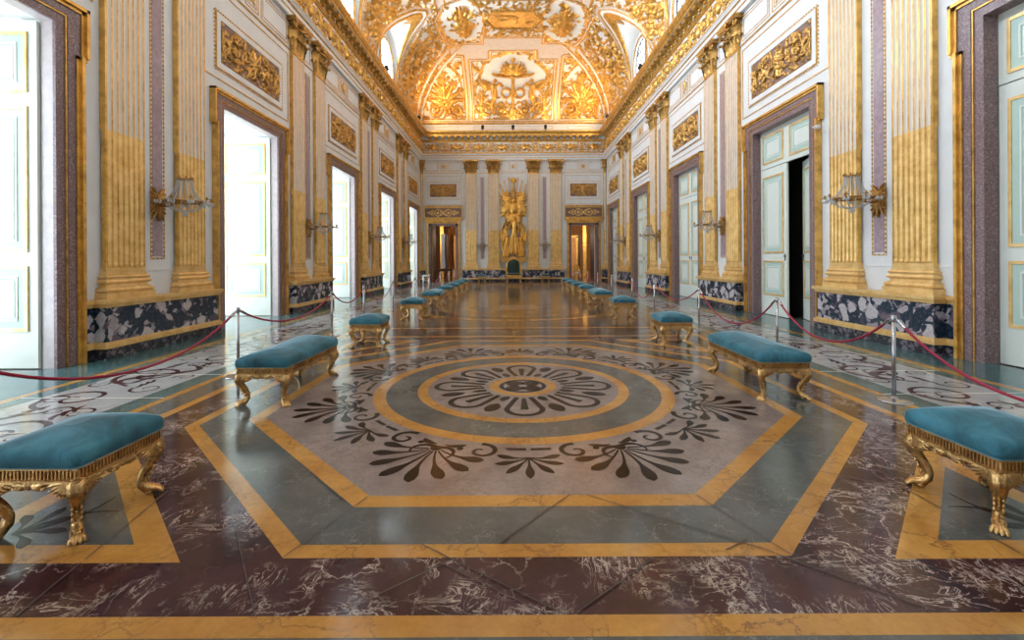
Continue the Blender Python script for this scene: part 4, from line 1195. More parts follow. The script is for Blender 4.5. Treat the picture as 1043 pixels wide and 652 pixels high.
# small dark studs along the bands
# side map: u = y position (world, centred), v = arc length from the side wall
SV = Canvas(20.0, LX + 2.4, .04); SYC = 23.2
cvS = SV; cvS.fill(3300, .36, .16, 77)
for yy in np.arange(14, 33, 1.0):
    cvS.rosette(yy - SYC, 1.0 + .5 * (int(yy) % 2), .42, 7, .22); cvS.spiral(yy - SYC + .4, 2.3 + .5 * (int(yy) % 2), .45, 1.6, 0, 1 if int(yy) % 2 else -1, .09, .2)
# ---- mesh
sp = .05
s_x = np.arange(0, LX + (W - AX) + 1e-6, sp); half = dx_of(s_x); xs_ = np.concatenate([-W + half, (W - half)[::-1][1:]])
sx_all = np.concatenate([s_x, s_x[::-1][1:]])
YS1 = 15.0
sy = np.arange(0, s_of_dy(YE - YS1), sp)
ydy = np.where(sy < LY, np.interp(sy, SY, YY), AY + (sy - LY)); ys_ = YE - ydy
extra = [c + q * SW * math.cos(a) for c in WIN for q in (-1, 1) for a in np.linspace(.02, .6, 12)]
ys_ = np.unique(np.concatenate([ys_, [e for e in extra if e > YS1]]))[::-1]
far = np.unique(np.concatenate([np.arange(YB - .1, YS1, .25), [c + q * SW * math.cos(a) for c in SEV[:3] for q in (-1, 1) for a in np.linspace(.05, .7, 6)]]))[::-1]
def grid_vault(xs_, ys_, detail):
    X, Y = np.meshgrid(xs_, ys_); DX = W - np.abs(X); DY = YE - Y
    ZV = vault_z(DX, DY); ZS = sev_z(Y, DX); Zc = np.maximum(ZV, ZS)
    isev = ZS > ZV
    mat = np.zeros(X.shape, int); H = np.zeros(X.shape); tid = np.zeros(X.shape, int)
    uend = DY / AY < DX / AX
    sxx = s_of_dx(DX); syy = s_of_dy(DY)
    # end map (also covers the flat)
    iu = np.clip(((X + 7) / 14 * (E.nx)).round().astype(int), 0, E.nx); iv = np.clip((syy / E.h * E.ny).round().astype(int), 0, E.ny)
    # upper fields extend over the side coves too, as the compartments do
    inE = (uend | (mat_E[iv, iu] > 0) & (syy > VT + .7)) & (syy < E.h)
    mE = mat_E[iv, iu]; hE = Hg[iv, iu]; tE = thing_E[iv, iu]
    # side map
    ju = np.clip(((Y - SYC + 10) / 20 * SV.nx).round().astype(int), 0, SV.nx); jv = np.clip((sxx / SV.h * SV.ny).round().astype(int), 0, SV.ny)
    hS = SV.H[jv, ju]
    mS = np.where(hS > .014, 2, 1)
    # distance to the severy edge in the vault surface
    dsev = ZV - ZS; dsev = np.where(ZS < 0, 9, dsev)
    ymin = np.min([np.abs(Y - c) - SW * np.clip(1.04 - (DX / 2.55) ** 2, 0, 1) ** .5 for c in SEV], axis=0)
    g0 = grow(isev, 2); g1 = grow(g0, 5); g2_ = grow(g1, 2); g3 = grow(g2_, 4); g4 = grow(g3, 1)
    g5 = grow(g4, 1); g6 = grow(g5, 5); g7 = grow(g6, 2)
    for (inn, out_, m_, h_) in ((isev, g0, 2, .06), (g0, g1, 1, .02), (g1, g2_, 2, .06), (g2_, g3, 0, .0), (g3, g4, 2, .04), (g4, g5, 1, 0), (g6, g7, 0, .03)):
        r_ = out_ & ~inn; mS = np.where(r_, m_, mS); hS = np.where(r_, h_, hS)
    # separator ribs half way between severies
    mid = np.min([np.abs(Y - (c + SW + .62)) for c in (DOORS[2],)] + [np.abs(Y - (DOORS[3] - SW - .62))] + [np.abs(Y - (YE - DX * AY / AX)) + 0 * X], axis=0)
    top = (sxx > LX * .70) & ~g4
    frame = top & (sxx < LX * .70 + .06)
    mS = np.where(top, 0, mS); hS = np.where(top, 0, hS); mS = np.where(frame | (top & (np.abs(sxx - LX * .70 - .55) < .035)), 2, mS); hS = np.where(frame, .05, hS)
    gq = np.abs(DY / AY - DX / AX)
    for (lo, hi, m_, h_) in ((.19, .21, 1, .03), (.21, .27, 0, 0), (.27, .285, 2, .05)):
        r_ = (gq >= lo) & (gq < hi) & ~g7 & ~top; mS = np.where(r_, m_, mS); hS = np.where(r_, h_, hS)
    gr = (np.abs(DY / AY - DX / AX) < .045) & ~isev
    mS = np.where(gr, 1, mS); hS = np.where(gr, .04, hS); g2 = (np.abs(np.abs(DY / AY - DX / AX) - .045) < .010) & ~isev
    mS = np.where(g2, 2, mS); hS = np.where(g2, .06, hS)
    mat = np.where(inE, mE, mS); H = np.where(inE, hE, hS); tid = np.where(inE, tE, 0)
    mat = np.where(gr & uend & (syy < VT), 1, mat); mat = np.where(g2 & uend & (syy < VT), 2, mat)
    tid = np.where((gr | g2) & (syy < VT), 0, tid)
    # severies: white shell with gilt ornament near its head
    sevm = np.full(X.shape, 1); nearedge = isev & (ZS - ZV < .16)
    sevm[:] = 3; sevm = np.where(nearedge, 2, sevm)
    orn = np.zeros(X.shape, bool)
    for c in SEV:
        t = (Y - c); vdx = DX - 1.25
        orn |= (np.abs(t) < .34 * (1.0 - np.abs(vdx - .1) / .55)) & (np.sin(t * 30) * np.sin(DX * 24) > -.35) & (np.abs(vdx) < .6)
    sevm = np.where(orn & isev, 2, sevm)
    mat = np.where(isev, sevm, mat); H = np.where(isev, np.where(orn, .05, np.where(nearedge, .06, 0)), H); tid = np.where(isev, 0, tid)
    if not detail: H = H * 0
    # displace along the surface normal, downwards/inwards
    gy, gx = np.gradient(Zc); dxs = np.gradient(X, axis=1); dys = np.gradient(Y, axis=0)
    nx_, ny_ = gx / (dxs + 1e-9), gy / (dys + 1e-9)
    nx_ = np.clip(nx_, -6, 6); ny_ = np.clip(ny_, -6, 6)
    L = np.sqrt(nx_ ** 2 + ny_ ** 2 + 1)
    P = np.stack([X + H * nx_ / L, Y + H * ny_ / L, Zc - H / L], 2)
    ny2, nx2 = X.shape; idx = np.arange(ny2 * nx2).reshape(ny2, nx2)
    a, b, c, d = idx[:-1, :-1], idx[:-1, 1:], idx[1:, 1:], idx[1:, :-1]
    F = np.stack([a, b, c, d], 2).reshape(-1, 4)
    fm = np.maximum.reduce([mat[:-1, :-1], np.where(mat[1:, 1:] == 2, 2, 0)]).reshape(-1); fm = np.where(mat[:-1, :-1].reshape(-1) == 3, 3, fm)
    ft = np.maximum(tid[:-1, :-1], tid[1:, 1:]).reshape(-1) * (fm == 2)
    return P.reshape(-1, 3), F, fm, ft
def mesh_np(name, P, F, fm, mats):
    used = np.unique(F); rm = -np.ones(len(P), int); rm[used] = np.arange(len(used))
    me = bpy.data.meshes.new(name); V = P[used]; Fn = rm[F]
    me.vertices.add(len(V)); me.vertices.foreach_set('co', V.ravel()); me.loops.add(Fn.size); me.loops.foreach_set('vertex_index', Fn.ravel().astype(np.int32))
    me.polygons.add(len(Fn)); me.polygons.foreach_set('loop_start', np.arange(0, Fn.size, 4, dtype=np.int32))
    for x in mats: me.materials.append(M[x])
    me.polygons.foreach_set('material_index', fm.astype(np.int32)); me.polygons.foreach_set('use_smooth', np.ones(len(Fn), bool)); me.update(calc_edges=True); me.validate()
    o = bpy.data.objects.new(name, me); COL.objects.link(o); return o
VM = ['pink_band', 'vault_white', 'gold_vault', 'shell_white']
P, F, fm_, ft = grid_vault(xs_, ys_, True)
cm = mesh_np('ceiling', P, F[ft == 0], fm_[ft == 0], VM); cm['kind'] = 'structure'
P2, F2, fm2, ft2 = grid_vault(xs_[::5], np.concatenate([[ys_[-1]], far[far < ys_[-1] - .02]]), False)
c2 = mesh_np('vault', P2, F2, fm2, VM); c2.parent = cm
names = {1: ('coat_of_arms', 'gilt crowned coat of arms with two winged figures above the middle of the end cornice', 'relief'),
         2: ('ceiling_trophy', 'gilt foliage trophy on the left end of the vault, left of the crowned arms', 'relief'),
         3: ('ceiling_trophy', 'gilt foliage trophy on the right end of the vault, right of the crowned arms', 'relief'),
         4: ('hanging_trophy', 'gilt trophy in the left white oval of the vault above the crowned arms', 'relief'),
         5: ('hanging_trophy', 'gilt trophy in the right white oval of the vault above the crowned arms', 'relief'),
         6: ('hexagonal_relief', 'gilt hexagonal relief panel between the two white ovals of the vault', 'relief')}
for k, (nm, lb, ct) in names.items():
    s_ = ft == k
    if s_.any(): o = mesh_np(nm, P, F[s_], fm_[s_] * 0, ['gold_vault']); tag(o, lb, ct)
# ================================================================== STOOLS AND BENCHES
def apron_canvas(L, h, long):
    cv = Canvas(L, h, .005 if not long else .006)
    for q in (-1, 1):
        x = q * (L / 2 - .015)
        for k in range(7):       # fan of leaves spreading from the leg head
            a = (PI if q > 0 else 0) + q * (.02 + .17 * k)
            cv.leaf(x, h - .006, a, .155 - .013 * k, .013, .016, q * .35)
        cv.path([(x, h - .01), (q * (L / 2 - .20), h - .012)], .014, .008, .012)
    cv.path([(-L / 2, h - .004), (L / 2, h - .004)], .012, .012, .010)
    n = 1 if not long else 3
    for i in range(n):
        c = 0 if n == 1 else (i - 1) * L * .21
        cv.rosette(c, h - .022, .024, 7, .018)
        for q in (-1, 1):
            for k in range(3): cv.leaf(c + q * .018, h - .018, (0 if q > 0 else PI) - q * (.25 + .35 * k), .075 - .012 * k, .011, .016, q * .6)
            cv.spiral(c + q * .075, h - .026, .022, 1.2, PI / 2, -q, .007, .014, False)
    return cv
def leg_mesh():
    """cabriole leg, outward direction = +x local, origin on the floor under the frame corner"""
    mb = MB()
    pts = [(-.035, 0, .350), (-.018, 0, .335), (.004, 0, .305), (.010, 0, .275), (-.006, 0, .235), (-.040, 0, .19), (-.068, 0, .145), (-.078, 0, .105), (-.070, 0, .07), (-.045, 0, .045), (-.014, 0, .033), (.010, 0, .026)]
    rad = [.038, .046, .049, .043, .036, .030, .025, .023, .026, .032, .030, .019]
    P = []; Rr = []
    for i in range(len(pts) - 1):
        for t in (0, .25, .5, .75): P.append(tuple(pts[i][k] * (1 - t) + pts[i + 1][k] * t for k in range(3))); Rr.append((rad[i] * (1 - t) + rad[i + 1] * t) * (1 + .035 * math.sin((i + t) * 5)))
    P.append(pts[-1]); Rr.append(rad[-1])
    mb.tube(P, Rr, 24, 0, None, lobes=12, lob=.17)
    for k in range(4):           # claws
        a = (k - 1.5) * .42; c, s = math.cos(a), math.sin(a)
        mb.tube([(-.035, .012 * (k - 1.5), .045), (-.005 + .010 * c, s * .026, .036), (.022 * c, s * .042, .026), (.042 * c - .004, s * .052, .012), (.047 * c - .004, s * .054, .004)], [.014, .015, .0145, .011, .006], 8)
        mb.ell((.018 * c, s * .04, .026), (.013, .011, .012), 0, None, 8, 5)
    mb.ell((-.035, 0, .018), (.026, .03, .018), 0, None, 10, 6)
    # leaf ridges down the knee
    for q in (-1, 1):
        sp_ = []
        for i in range(22):
            t = i / 21; r = .032 * (1 - t) + .006; a = PI / 2 + t * 3.0 * PI
            sp_.append((.008 + r * math.cos(a) * .9 - .01, q * (.040 - .008 * t), .29 + r * math.sin(a)))
        mb.tube(sp_, [.010 - .004 * i / 21 for i in range(22)], 6)
        for k in range(5):
            z = .25 - .035 * k; x = -.012 - .012 * k
            mb.ell((x + .03 - .002 * k, q * .018, z), (.010, .009, .016), 0, None, 6, 4)
    for k in range(7): mb.ell((.044 - .013 * k if k < 2 else .040 - .0125 * k, 0, .29 - .026 * k), (.010, .008, .012), 0, None, 6, 4)
    return mb
LEG = leg_mesh()
def rounded_ring(hx, hy, r, n=6):
    out = []; r = min(r, hx * .98, hy * .98)
    for (cx, cy, a0) in ((hx - r, hy - r, 0), (-hx + r, hy - r, PI / 2), (-hx + r, -hy + r, PI), (hx - r, -hy + r, 1.5 * PI)):
        m = [(cx + r * math.cos(a0 + PI / 2 * k / n), cy + r * math.sin(a0 + PI / 2 * k / n)) for k in range(n + 1)]
        out += m
    # subdivide straight runs so the top can sag
    res = []
    for i in range(len(out)):
        a, b = out[i], out[(i + 1) % len(out)]; d = math.hypot(a[0] - b[0], a[1] - b[1]); res.append(a)
        if i % (n + 1) == n:
            for t in range(1, 8): res.append((a[0] + (b[0] - a[0]) * t / 8, a[1] + (b[1] - a[1]) * t / 8))
    return res
def seat_thing(kind, hx, hy):
    """hx across the hall, hy along it (half sizes of the frame)"""
    t = thing(kind, kind, 'bench')
    mb = MB()
    mb.box(-hx + .013, hx - .013, -hy + .013, hy - .013, .348, .415, 0)
    mb.box(-hx - .004, hx + .004, -hy - .004, hy + .004, .343, .353, 0); mb.box(-hx - .004, hx + .004, -hy - .004, hy + .004, .410, .420, 0)
    mb.box(-hx + .01, hx - .01, -hy + .01, hy - .01, .30, .348, 0) if False else None
    def ribs(L, T):
        n = int(L / .0205)
        for k in range(n):
            x = -L / 2 + L * (k + .5) / n; w = L / n * .30; v = []
            for z in (.357, .406): v += [(x - w, .009, z), (x - w * .6, -.006, z), (x + w * .6, -.006, z), (x + w, .009, z)]
            mb.add(v, [(0, 1, 5, 4), (1, 2, 6, 5), (2, 3, 7, 6), (4, 5, 6, 7), (3, 2, 1, 0)], 0, False, T)
    for T, L in ((Matrix.Translation((0, -hy + .006, 0)), 2 * hx), (Matrix.Translation((0, hy - .006, 0)) @ Matrix.Rotation(PI, 4, 'Z'), 2 * hx),
                 (Matrix.Translation((hx - .006, 0, 0)) @ Matrix.Rotation(PI / 2, 4, 'Z'), 2 * hy), (Matrix.Translation((-hx + .006, 0, 0)) @ Matrix.Rotation(-PI / 2, 4, 'Z'), 2 * hy)):
        ribs(L - .01, T)
    mb.build('frame', ['gold_bench'], t)
    for T, L in ((Matrix.Translation((0, -hy + .012, 0)), 2 * hx), (Matrix.Translation((0, hy - .012, 0)) @ Matrix.Rotation(PI, 4, 'Z'), 2 * hx),
                 (Matrix.Translation((hx - .012, 0, 0)) @ Matrix.Rotation(PI / 2, 4, 'Z'), 2 * hy), (Matrix.Translation((-hx + .012, 0, 0)) @ Matrix.Rotation(-PI / 2, 4, 'Z'), 2 * hy)):
        a = MB(); apron_canvas(L - .02, .115, L > 1).solid(a, back=.012, T=T @ Matrix.Translation((0, 0, .232))); a.build('carved_apron', ['gold_bench'], t)
    for sx in (-1, 1):
        for sy in (-1, 1):
            l = MB(); l.join(LEG, Matrix.Translation((sx * (hx - .028), sy * (hy - .028), 0)) @ Matrix.Rotation(math.atan2(sy, sx), 4, 'Z')); l.build('leg', ['gold_bench'], t)
    c = MB(); prof = [(-.002, .418), (-.010, .428), (-.014, .445), (-.015, .47), (-.010, .495), (.002, .511), (.018, .522), (.045, .533), (.08, .548), (.13, .562), (.18, .573), (.225, .579)]
    v = []; n = None
    for e, z in prof:
        r = rounded_ring(hx - e, hy - e, .030 + max(0, e) * .4)
        if n is None: n = len(r)
        for (x, y) in r:
            bulge = 1 + .010 * math.cos(x / hx * PI / 2) * 0
            v.append((x * bulge, y, z + (.006 * math.sin(3 * x + 4 * y) if z > .53 else 0)))
    f = [(j * n + k, j * n + (k + 1) % n, (j + 1) * n + (k + 1) % n, (j + 1) * n + k) for j in range(len(prof) - 1) for k in range(n)]
    c.add(v, f, 0, True); c.add(v[-n:], [tuple(range(n))], 0, True); c.build('cushion', ['velvet'], t)
    p = MB(); p.tube([(x, y, .4235) for x, y in rounded_ring(hx + .004, hy + .004, .02)], .0055, 6, 0, None, closed=True); p.build('piping', ['piping'], t)
    return t
near = {'left': -2.785, 'right': 2.86}
rows = [  # kind, centre y
    ('stool', 2.76, 'nearest seat of the %s row'), ('bench', 5.46, 'second seat of the %s row from the front'),
    ('stool', 8.32, 'third seat of the %s row from the front'), ('stool', 12.05, 'fourth seat of the %s row from the front'),
    ('bench', 15.2, 'fifth seat of the %s row from the front'), ('stool', 17.9, 'sixth seat of the %s row from the front'),
    ('stool', 19.9, 'seventh seat of the %s row from the front'), ('stool', 22.0, 'eighth seat of the %s row from the front'), ('stool', 24.2, 'ninth and farthest seat of the %s row')]
for side in ('left', 'right'):
    for i, (k, y, lb) in enumerate(rows):
        t = inst(k, (lambda: seat_thing('stool', .275, .30)) if k == 'stool' else (lambda: seat_thing('bench', .275, .67)))
        yy = y + (.02 if side == 'left' else .06) + (.08 if (side == 'right' and i == 1) else 0)
        t.location = (near[side] + (.04 if i > 1 else 0) * (1 if side == 'left' else -1), yy, 0); t.rotation_euler = (0, 0, rnd.uniform(-.02, .02))
        tag(t, 'teal velvet gilt %s, ' % k + lb % side, k, 'velvet seats along the hall')
for x, s_ in ((-2.25, 'left'), (2.25, 'right')):
    t = inst('stool', None); t.location = (x, 32.2, 0); t.rotation_euler = (0, 0, 0); tag(t, 'gilt stool against the end wall pedestal, %s of the throne' % s_, 'stool', 'velvet seats along the hall')

# ================================================================== THRONE
t = thing('throne', 'gilt armchair throne with dark green velvet arched back below the trophy relief', 'throne', (0, 32.2, 0)); t.scale = (1.28, 1.1, 1.2)
mb = MB(); mb.box(-.42, .42, -.36, .36, .26, .40); mb.box(-.44, .44, -.38, .38, .24, .28); mb.box(-.44, .44, -.38, .38, .38, .42); mb.build('seat_frame', ['gold'], t)
mb = MB(); prof = [(0, .42), (-.01, .46), (.01, .5), (.06, .52), (.15, .53)]; v = []
for e, z in prof: r = rounded_ring(.38 - e, .33 - e, .05); n = len(r); v += [(x, y - .02, z) for x, y in r]
mb.add(v, [(j * n + k, j * n + (k + 1) % n, (j + 1) * n + (k + 1) % n, (j + 1) * n + k) for j in range(len(prof) - 1) for k in range(n)], 0, True); mb.add(v[-n:], [tuple(range(n))]); mb.build('seat_cushion', ['green_velvet'], t)
def arch_pts(hw, z0, z1, n=16): return [(-hw, z0)] + [(-hw * math.cos(PI * k / n), z1 + hw * .95 * math.sin(PI * k / n)) for k in range(n + 1)] + [(hw, z0)]
mb = MB(); mb.prism(arch_pts(.33, .5, 1.0), .26, .34, 'y'); mb.ell((0, .27, .92), (.26, .05, .38), 0, None, 16, 8); mb.build('backrest', ['green_velvet'], t)
mb = MB(); mb.tube([(x, .30, z) for x, z in arch_pts(.38, .40, 1.0)], .05, 8); mb.ell((0, .28, 1.43), (.10, .06, .07)); mb.build('back_frame', ['gold'], t)
for q in (-1, 1):
    mb = MB(); mb.tube([(q * .38, .28, .78), (q * .42, .05, .76), (q * .43, -.2, .72), (q * .43, -.32, .66), (q * .43, -.30, .60)], .035, 8); mb.tube([(q * .43, -.28, .70), (q * .41, -.22, .56), (q * .42, -.28, .42)], .032, 8); mb.ell((q * .43, -.33, .68), (.04, .045, .045)); mb.build('armrest', ['gold'], t)
    for sy in (-1, 1):
        l = MB(); l.join(LEG, Matrix.Translation((q * .39, sy * .33, 0)) @ Matrix.Rotation(math.atan2(sy, q), 4, 'Z') @ Matrix.Diagonal((1.1, 1.1, .76, 1))); l.build('leg', ['gold_bench'], t)
t = thing('side_table', 'small white painted table in the far left corner of the hall', 'table', (-6.05, 31.2, 0))
mb = MB(); mb.box(-.25, .25, -.2, .2, .50, .55); mb.box(-.23, .23, -.18, .18, .44, .50); mb.build('table_top', ['white'], t)
for sx in (-1, 1):
    for sy in (-1, 1): mb = MB(); mb.lathe([(.018, 0), (.025, .1), (.03, .45)], 8, 0, Matrix.Translation((sx * .2, sy * .15, 0))); mb.build('leg', ['white'], t)
mb = MB(); mb.box(-.2, .2, -.012, .012, .16, .20); mb.build('stretcher', ['white'], t)

# ================================================================== BARRIER
def stanchion():
    t = thing('stanchion', 'post', 'barrier post')
    b = MB(); b.lathe([(.165, 0), (.165, .006), (.15, .014), (.09, .022), (.03, .03), (.022, .05)], 32); b.build('base', ['steel'], t)
    p = MB(); p.lathe([(.019, .04), (.019, .885)], 16); p.build('pole', ['steel'], t)
    h = MB(); h.lathe([(.019, .86), (.026, .865), (.028, .875), (.028, .915), (.024, .925), (.010, .93)], 16); h.build('cap', ['steel'], t)
    for q in (-1, 1):
        k = MB(); k.tube([(0, q * .02, .89), (0, q * .045, .895), (0, q * .052, .88), (0, q * .045, .87)], .005, 6); k.build('hook', ['steel'], t)
    return t
posts = {'left': [(-3.88, 3.0), (-3.84, 6.13), (-3.85, 9.35), (-3.86, 11.4), (-3.86, 14.2), (-3.86, 17.4), (-3.86, 20.4), (-3.86, 23.5), (-3.86, 26.6), (-3.86, 29.4)],
         'right': [(4.1, 2.3), (4.03, 4.93), (4.12, 7.25), (3.96, 9.9), (3.96, 13.0), (3.96, 15.4), (3.96, 18.6), (3.96, 21.6), (3.96, 24.4), (3.96, 27.4), (3.96, 30.1)]}
sags = {'left': [.40, .31, .27, .42, .34, .38, .36, .36, .36], 'right': [.50, .42, .53, .34, .52, .40, .40, .42, .38, .36]}
def rope_mesh(a, b, sag):
    rt = None; mb = MB(); n = 48; pts = []
    a = Vector(a); b = Vector(b); L = (b - a).length
    for i in range(n + 1):
        s = i / n; p = a.lerp(b, s); c = math.cosh(2.2 * (s - .5)); c0 = math.cosh(1.1); p.z -= sag * (c0 - c) / (c0 - 1); pts.append(p)
    mb.tube(pts, .0145, 9, lobes=6, twist=22, lob=.16); return mb, pts
for side in ('left', 'right'):
    P_ = posts[side]
    for i, (x, y) in enumerate(P_):
        t = inst('post', stanchion); t.location = (x, y, 0)
        d = 0 if i == 0 else 1
        tag(t, 'steel barrier post, %s one counted from the front along the %s side' % ((ORD + ['tenth', 'eleventh'])[i], side), 'barrier post', 'barrier posts')
    for i in range(len(P_) - 1):
        (x0, y0), (x1, y1) = P_[i], P_[i + 1]
        t = thing('barrier_rope', 'crimson rope between the %s and %s steel posts on the %s side' % ((ORD + ['tenth', 'eleventh'])[i], (ORD + ['tenth', 'eleventh'])[i + 1], side), 'rope', (0, 0, 0), 0, 'barrier ropes')
        dv = Vector((x1 - x0, y1 - y0)).normalized() * .06; a, b = (x0 + dv.x, y0 + dv.y, .875), (x1 - dv.x, y1 - dv.y, .875)
        mb, pts = rope_mesh(a, b, sags[side][i]); mb.build('cord', ['rope'], t)
        for (k, s_) in ((0, 1), (-1, -1)):
            e = MB(); e.tube([pts[k], pts[k + s_] if False else pts[k].lerp(pts[k + s_ * 2], .8)], .0185, 10); e.build('end_clip', ['steel'], t)

# ================================================================== SCONCES
def sconce():
    t = thing('wall_sconce', 'sconce', 'wall sconce')
    cv = Canvas(.34, .72, .010)
    for q in (-1, 1):
        for k in range(4): cv.leaf(0, .38, PI / 2 - q * (.18 + .36 * k), .30 - .03 * k, .034, .05, -q * .7)
        for k in range(3): cv.leaf(0, .36, -PI / 2 + q * (.15 + .3 * k), .33 - .06 * k, .030, .045, q * .6)
        cv.spiral(q * .10, .36, .055, 1.4, PI / 2, q, .016, .05)
    cv.rosette(0, .38, .09, 8, .08); cv.leaf(0, .3, -PI / 2, .28, .03, .06, 0)
    mb = MB(); cv.solid(mb, T=Matrix.Translation((0, -.012, -.38))); mb.build('wall_plate', ['gold_old'], t)
    CY = -.52
    mb = MB(); mb.tube([(0, -.05, -.02), (0, -.12, -.07), (0, -.22, -.08), (0, -.34, -.03), (0, CY + .30, .0), (0, CY, 0)], [.04, .032, .026, .024, .022, .018], 10)
    for q in (-1, 1): mb.tube([(0, -.06, .02), (q * .05, -.14, .05), (q * .06, -.2, 0), (q * .03, -.24, -.04)], .012, 6)
    mb.build('bracket_arm', ['gold_old'], t)
    mb = MB(); n = 40; RR = .30
    v = []; prof = [(-.02, -.018), (.012, -.016), (.020, 0), (.012, .016), (-.02, .018)]
    for i in range(n):
        a = 2 * PI * i / n
        for e, z in prof: v.append(((RR + e) * math.cos(a), CY + (RR + e) * math.sin(a), z))
    m_ = len(prof); mb.add(v, [(i * m_ + k, ((i + 1) % n) * m_ + k, ((i + 1) % n) * m_ + (k + 1) % m_, i * m_ + (k + 1) % m_) for i in range(n) for k in range(m_)], 0, True)
    for i in range(24):
        a = 2 * PI * i / 24; mb.ell(((RR + .02) * math.cos(a), CY + (RR + .02) * math.sin(a), 0), (.012, .012, .022), 0, None, 6, 4)
    for a in (PI / 4, 3 * PI / 4, 5 * PI / 4, 7 * PI / 4): mb.tube([(0, CY, 0), (RR * math.cos(a), CY + RR * math.sin(a), 0)], .010, 6)
    mb.build('ring', ['gold_old'], t)
    for i in range(7):
        a = -PI / 2 + (i - 3) * .72; c, s = math.cos(a), math.sin(a); m2 = MB()
        m2.tube([(RR * c, CY + RR * s, 0), ((RR + .05) * c, CY + (RR + .05) * s, -.03), ((RR + .10) * c, CY + (RR + .10) * s, -.01), ((RR + .12) * c, CY + (RR + .12) * s, .03)], .009, 6)
        T = Matrix.Translation(((RR + .12) * c, CY + (RR + .12) * s, .03))
        m2.lathe([(.008, 0), (.045, .008), (.048, .014), (.016, .016), (.018, .04), (.022, .05), (.015, .055)], 12, 0, T); m2.build('candle_arm', ['gold_old'], t)
        m3 = MB(); 
        for k in range(5):
            b = 2 * PI * k / 5; T2 = ((RR + .12) * c + .045 * math.cos(b), CY + (RR + .12) * s + .045 * math.sin(b))
            m3.lathe([(.001, -.105), (.016, -.07), (.008, -.035), (.001, -.02)], 5, 0, Matrix.Translation((T2[0], T2[1], .03)), False)
        m3.build('crystal_drops', ['crystal'], t)
    mb = MB(); mb.tube([(.12 * math.cos(a), CY + .12 * math.sin(a), .42) for a in np.linspace(0, 2 * PI, 24)[:-1]], .013, 6, closed=True)
    for k in range(8):
        a = 2 * PI * k / 8; mb.ell((.125 * math.cos(a), CY + .125 * math.sin(a), .45), (.016, .016, .028), 0, None, 6, 4)
    mb.tube([(0, CY, 0), (0, CY, .3), (0, CY, .42)], .008, 6); mb.tube([(-.12, CY, .42), (.12, CY, .42)], .006, 4); mb.tube([(0, CY - .12, .42), (0, CY + .12, .42)], .006, 4); mb.build('crown', ['gold_old'], t)
    def bead(m, x, y, z, r): m.lathe([(.001, z - r), (r * .9, z), (.001, z + r)], 5, 0, Matrix.Translation((x, y, 0)), False)
    for k in range(16):
        a = 2 * PI * k / 16; m2 = MB()
        for j in range(15):
            s_ = j / 14; r = .12 + (.17) * s_ ** 2.2; bead(m2, r * math.cos(a), CY + r * math.sin(a), .40 - .38 * s_, .017)
        m2.tube([((.12 + .17 * s_ ** 2.2) * math.cos(a), CY + (.12 + .17 * s_ ** 2.2) * math.sin(a), .41 - .40 * s_) for s_ in np.linspace(0, 1, 8)], .003, 4)
        m2.build('crystal_strand', ['crystal'], t)
    for k in range(14):
        a = 2 * PI * k / 14; m2 = MB()
        m2.tube([(.29 * math.cos(s_ * PI / 2 * .93) * math.cos(a), CY + .29 * math.cos(s_ * PI / 2 * .93) * math.sin(a), -.03 - .15 * math.sin(s_ * PI / 2)) for s_ in np.linspace(0, 1, 8)], .003, 4)
        for j in range(9):
            s_ = j / 8; r = .29 * math.cos(s_ * PI / 2 * .93); bead(m2, r * math.cos(a), CY + r * math.sin(a), -.03 - .15 * math.sin(s_ * PI / 2), .016)
        m2.build('basket_strand', ['crystal'], t)
    m2 = MB(); m2.lathe([(.004, -.165), (.03, -.18), (.05, -.21), (.05, -.235), (.035, -.262), (.01, -.275), (.002, -.285)], 14, 0, Matrix.Translation((0, CY, 0))); m2.build('pendant_ball', ['crystal'], t)
    return t
for side in ('left', 'right'):
    for k, y in enumerate(PIERS):
        t = inst('sconce', sconce); on_wall(t, side, y - .02, 2.68, .012)
        tag(t, 'gilt sconce with crystal strands on the %s' % between(side, k), 'wall sconce', 'crystal wall sconces')
for x, n_ in ((-2.28, 'left'), (2.28, 'right')):
    t = inst('sconce', sconce); on_wall(t, 'end', x, 2.62, .012); tag(t, 'gilt sconce with crystal strands on the end wall, %s of the trophy relief' % n_, 'wall sconce', 'crystal wall sconces')

# ================================================================== TROPHY RELIEF
root = thing('trophy_relief', 'tall golden relief of armour, flags and draped figures above the throne', 'relief', (0, YE, 0))
cv = Canvas(2.3, 6.0, .02)      # v from z = 1.75
def fig(cv, x, y, h, d, lean=0, face=1):
    """standing draped figure of height h"""
    cv.bump(x + lean * h, y + h * .93, h * .062, d * 1.1, h * .075)
    cv.path([(x + lean * h * .8, y + h * .80), (x + lean * h * .5, y + h * .62), (x + lean * h * .3, y + h * .5)], h * .10, h * .085, d)
    for k in range(5): cv.path([(x + lean * h * .3 + (k - 2) * h * .03, y + h * .52), (x + (k - 2) * h * .055, y + h * .25), (x + (k - 2) * h * .07, y + .02)], h * .035, h * .045, d * (.8 + .2 * (k % 2)))
    for q in (-1, 1): cv.path([(x + lean * h * .8 + q * h * .09, y + h * .80), (x + q * h * .17, y + h * .66), (x + q * h * (.10 if q == face else .26), y + h * (.55 if q == face else .78))], h * .038, h * .026, d * .9)
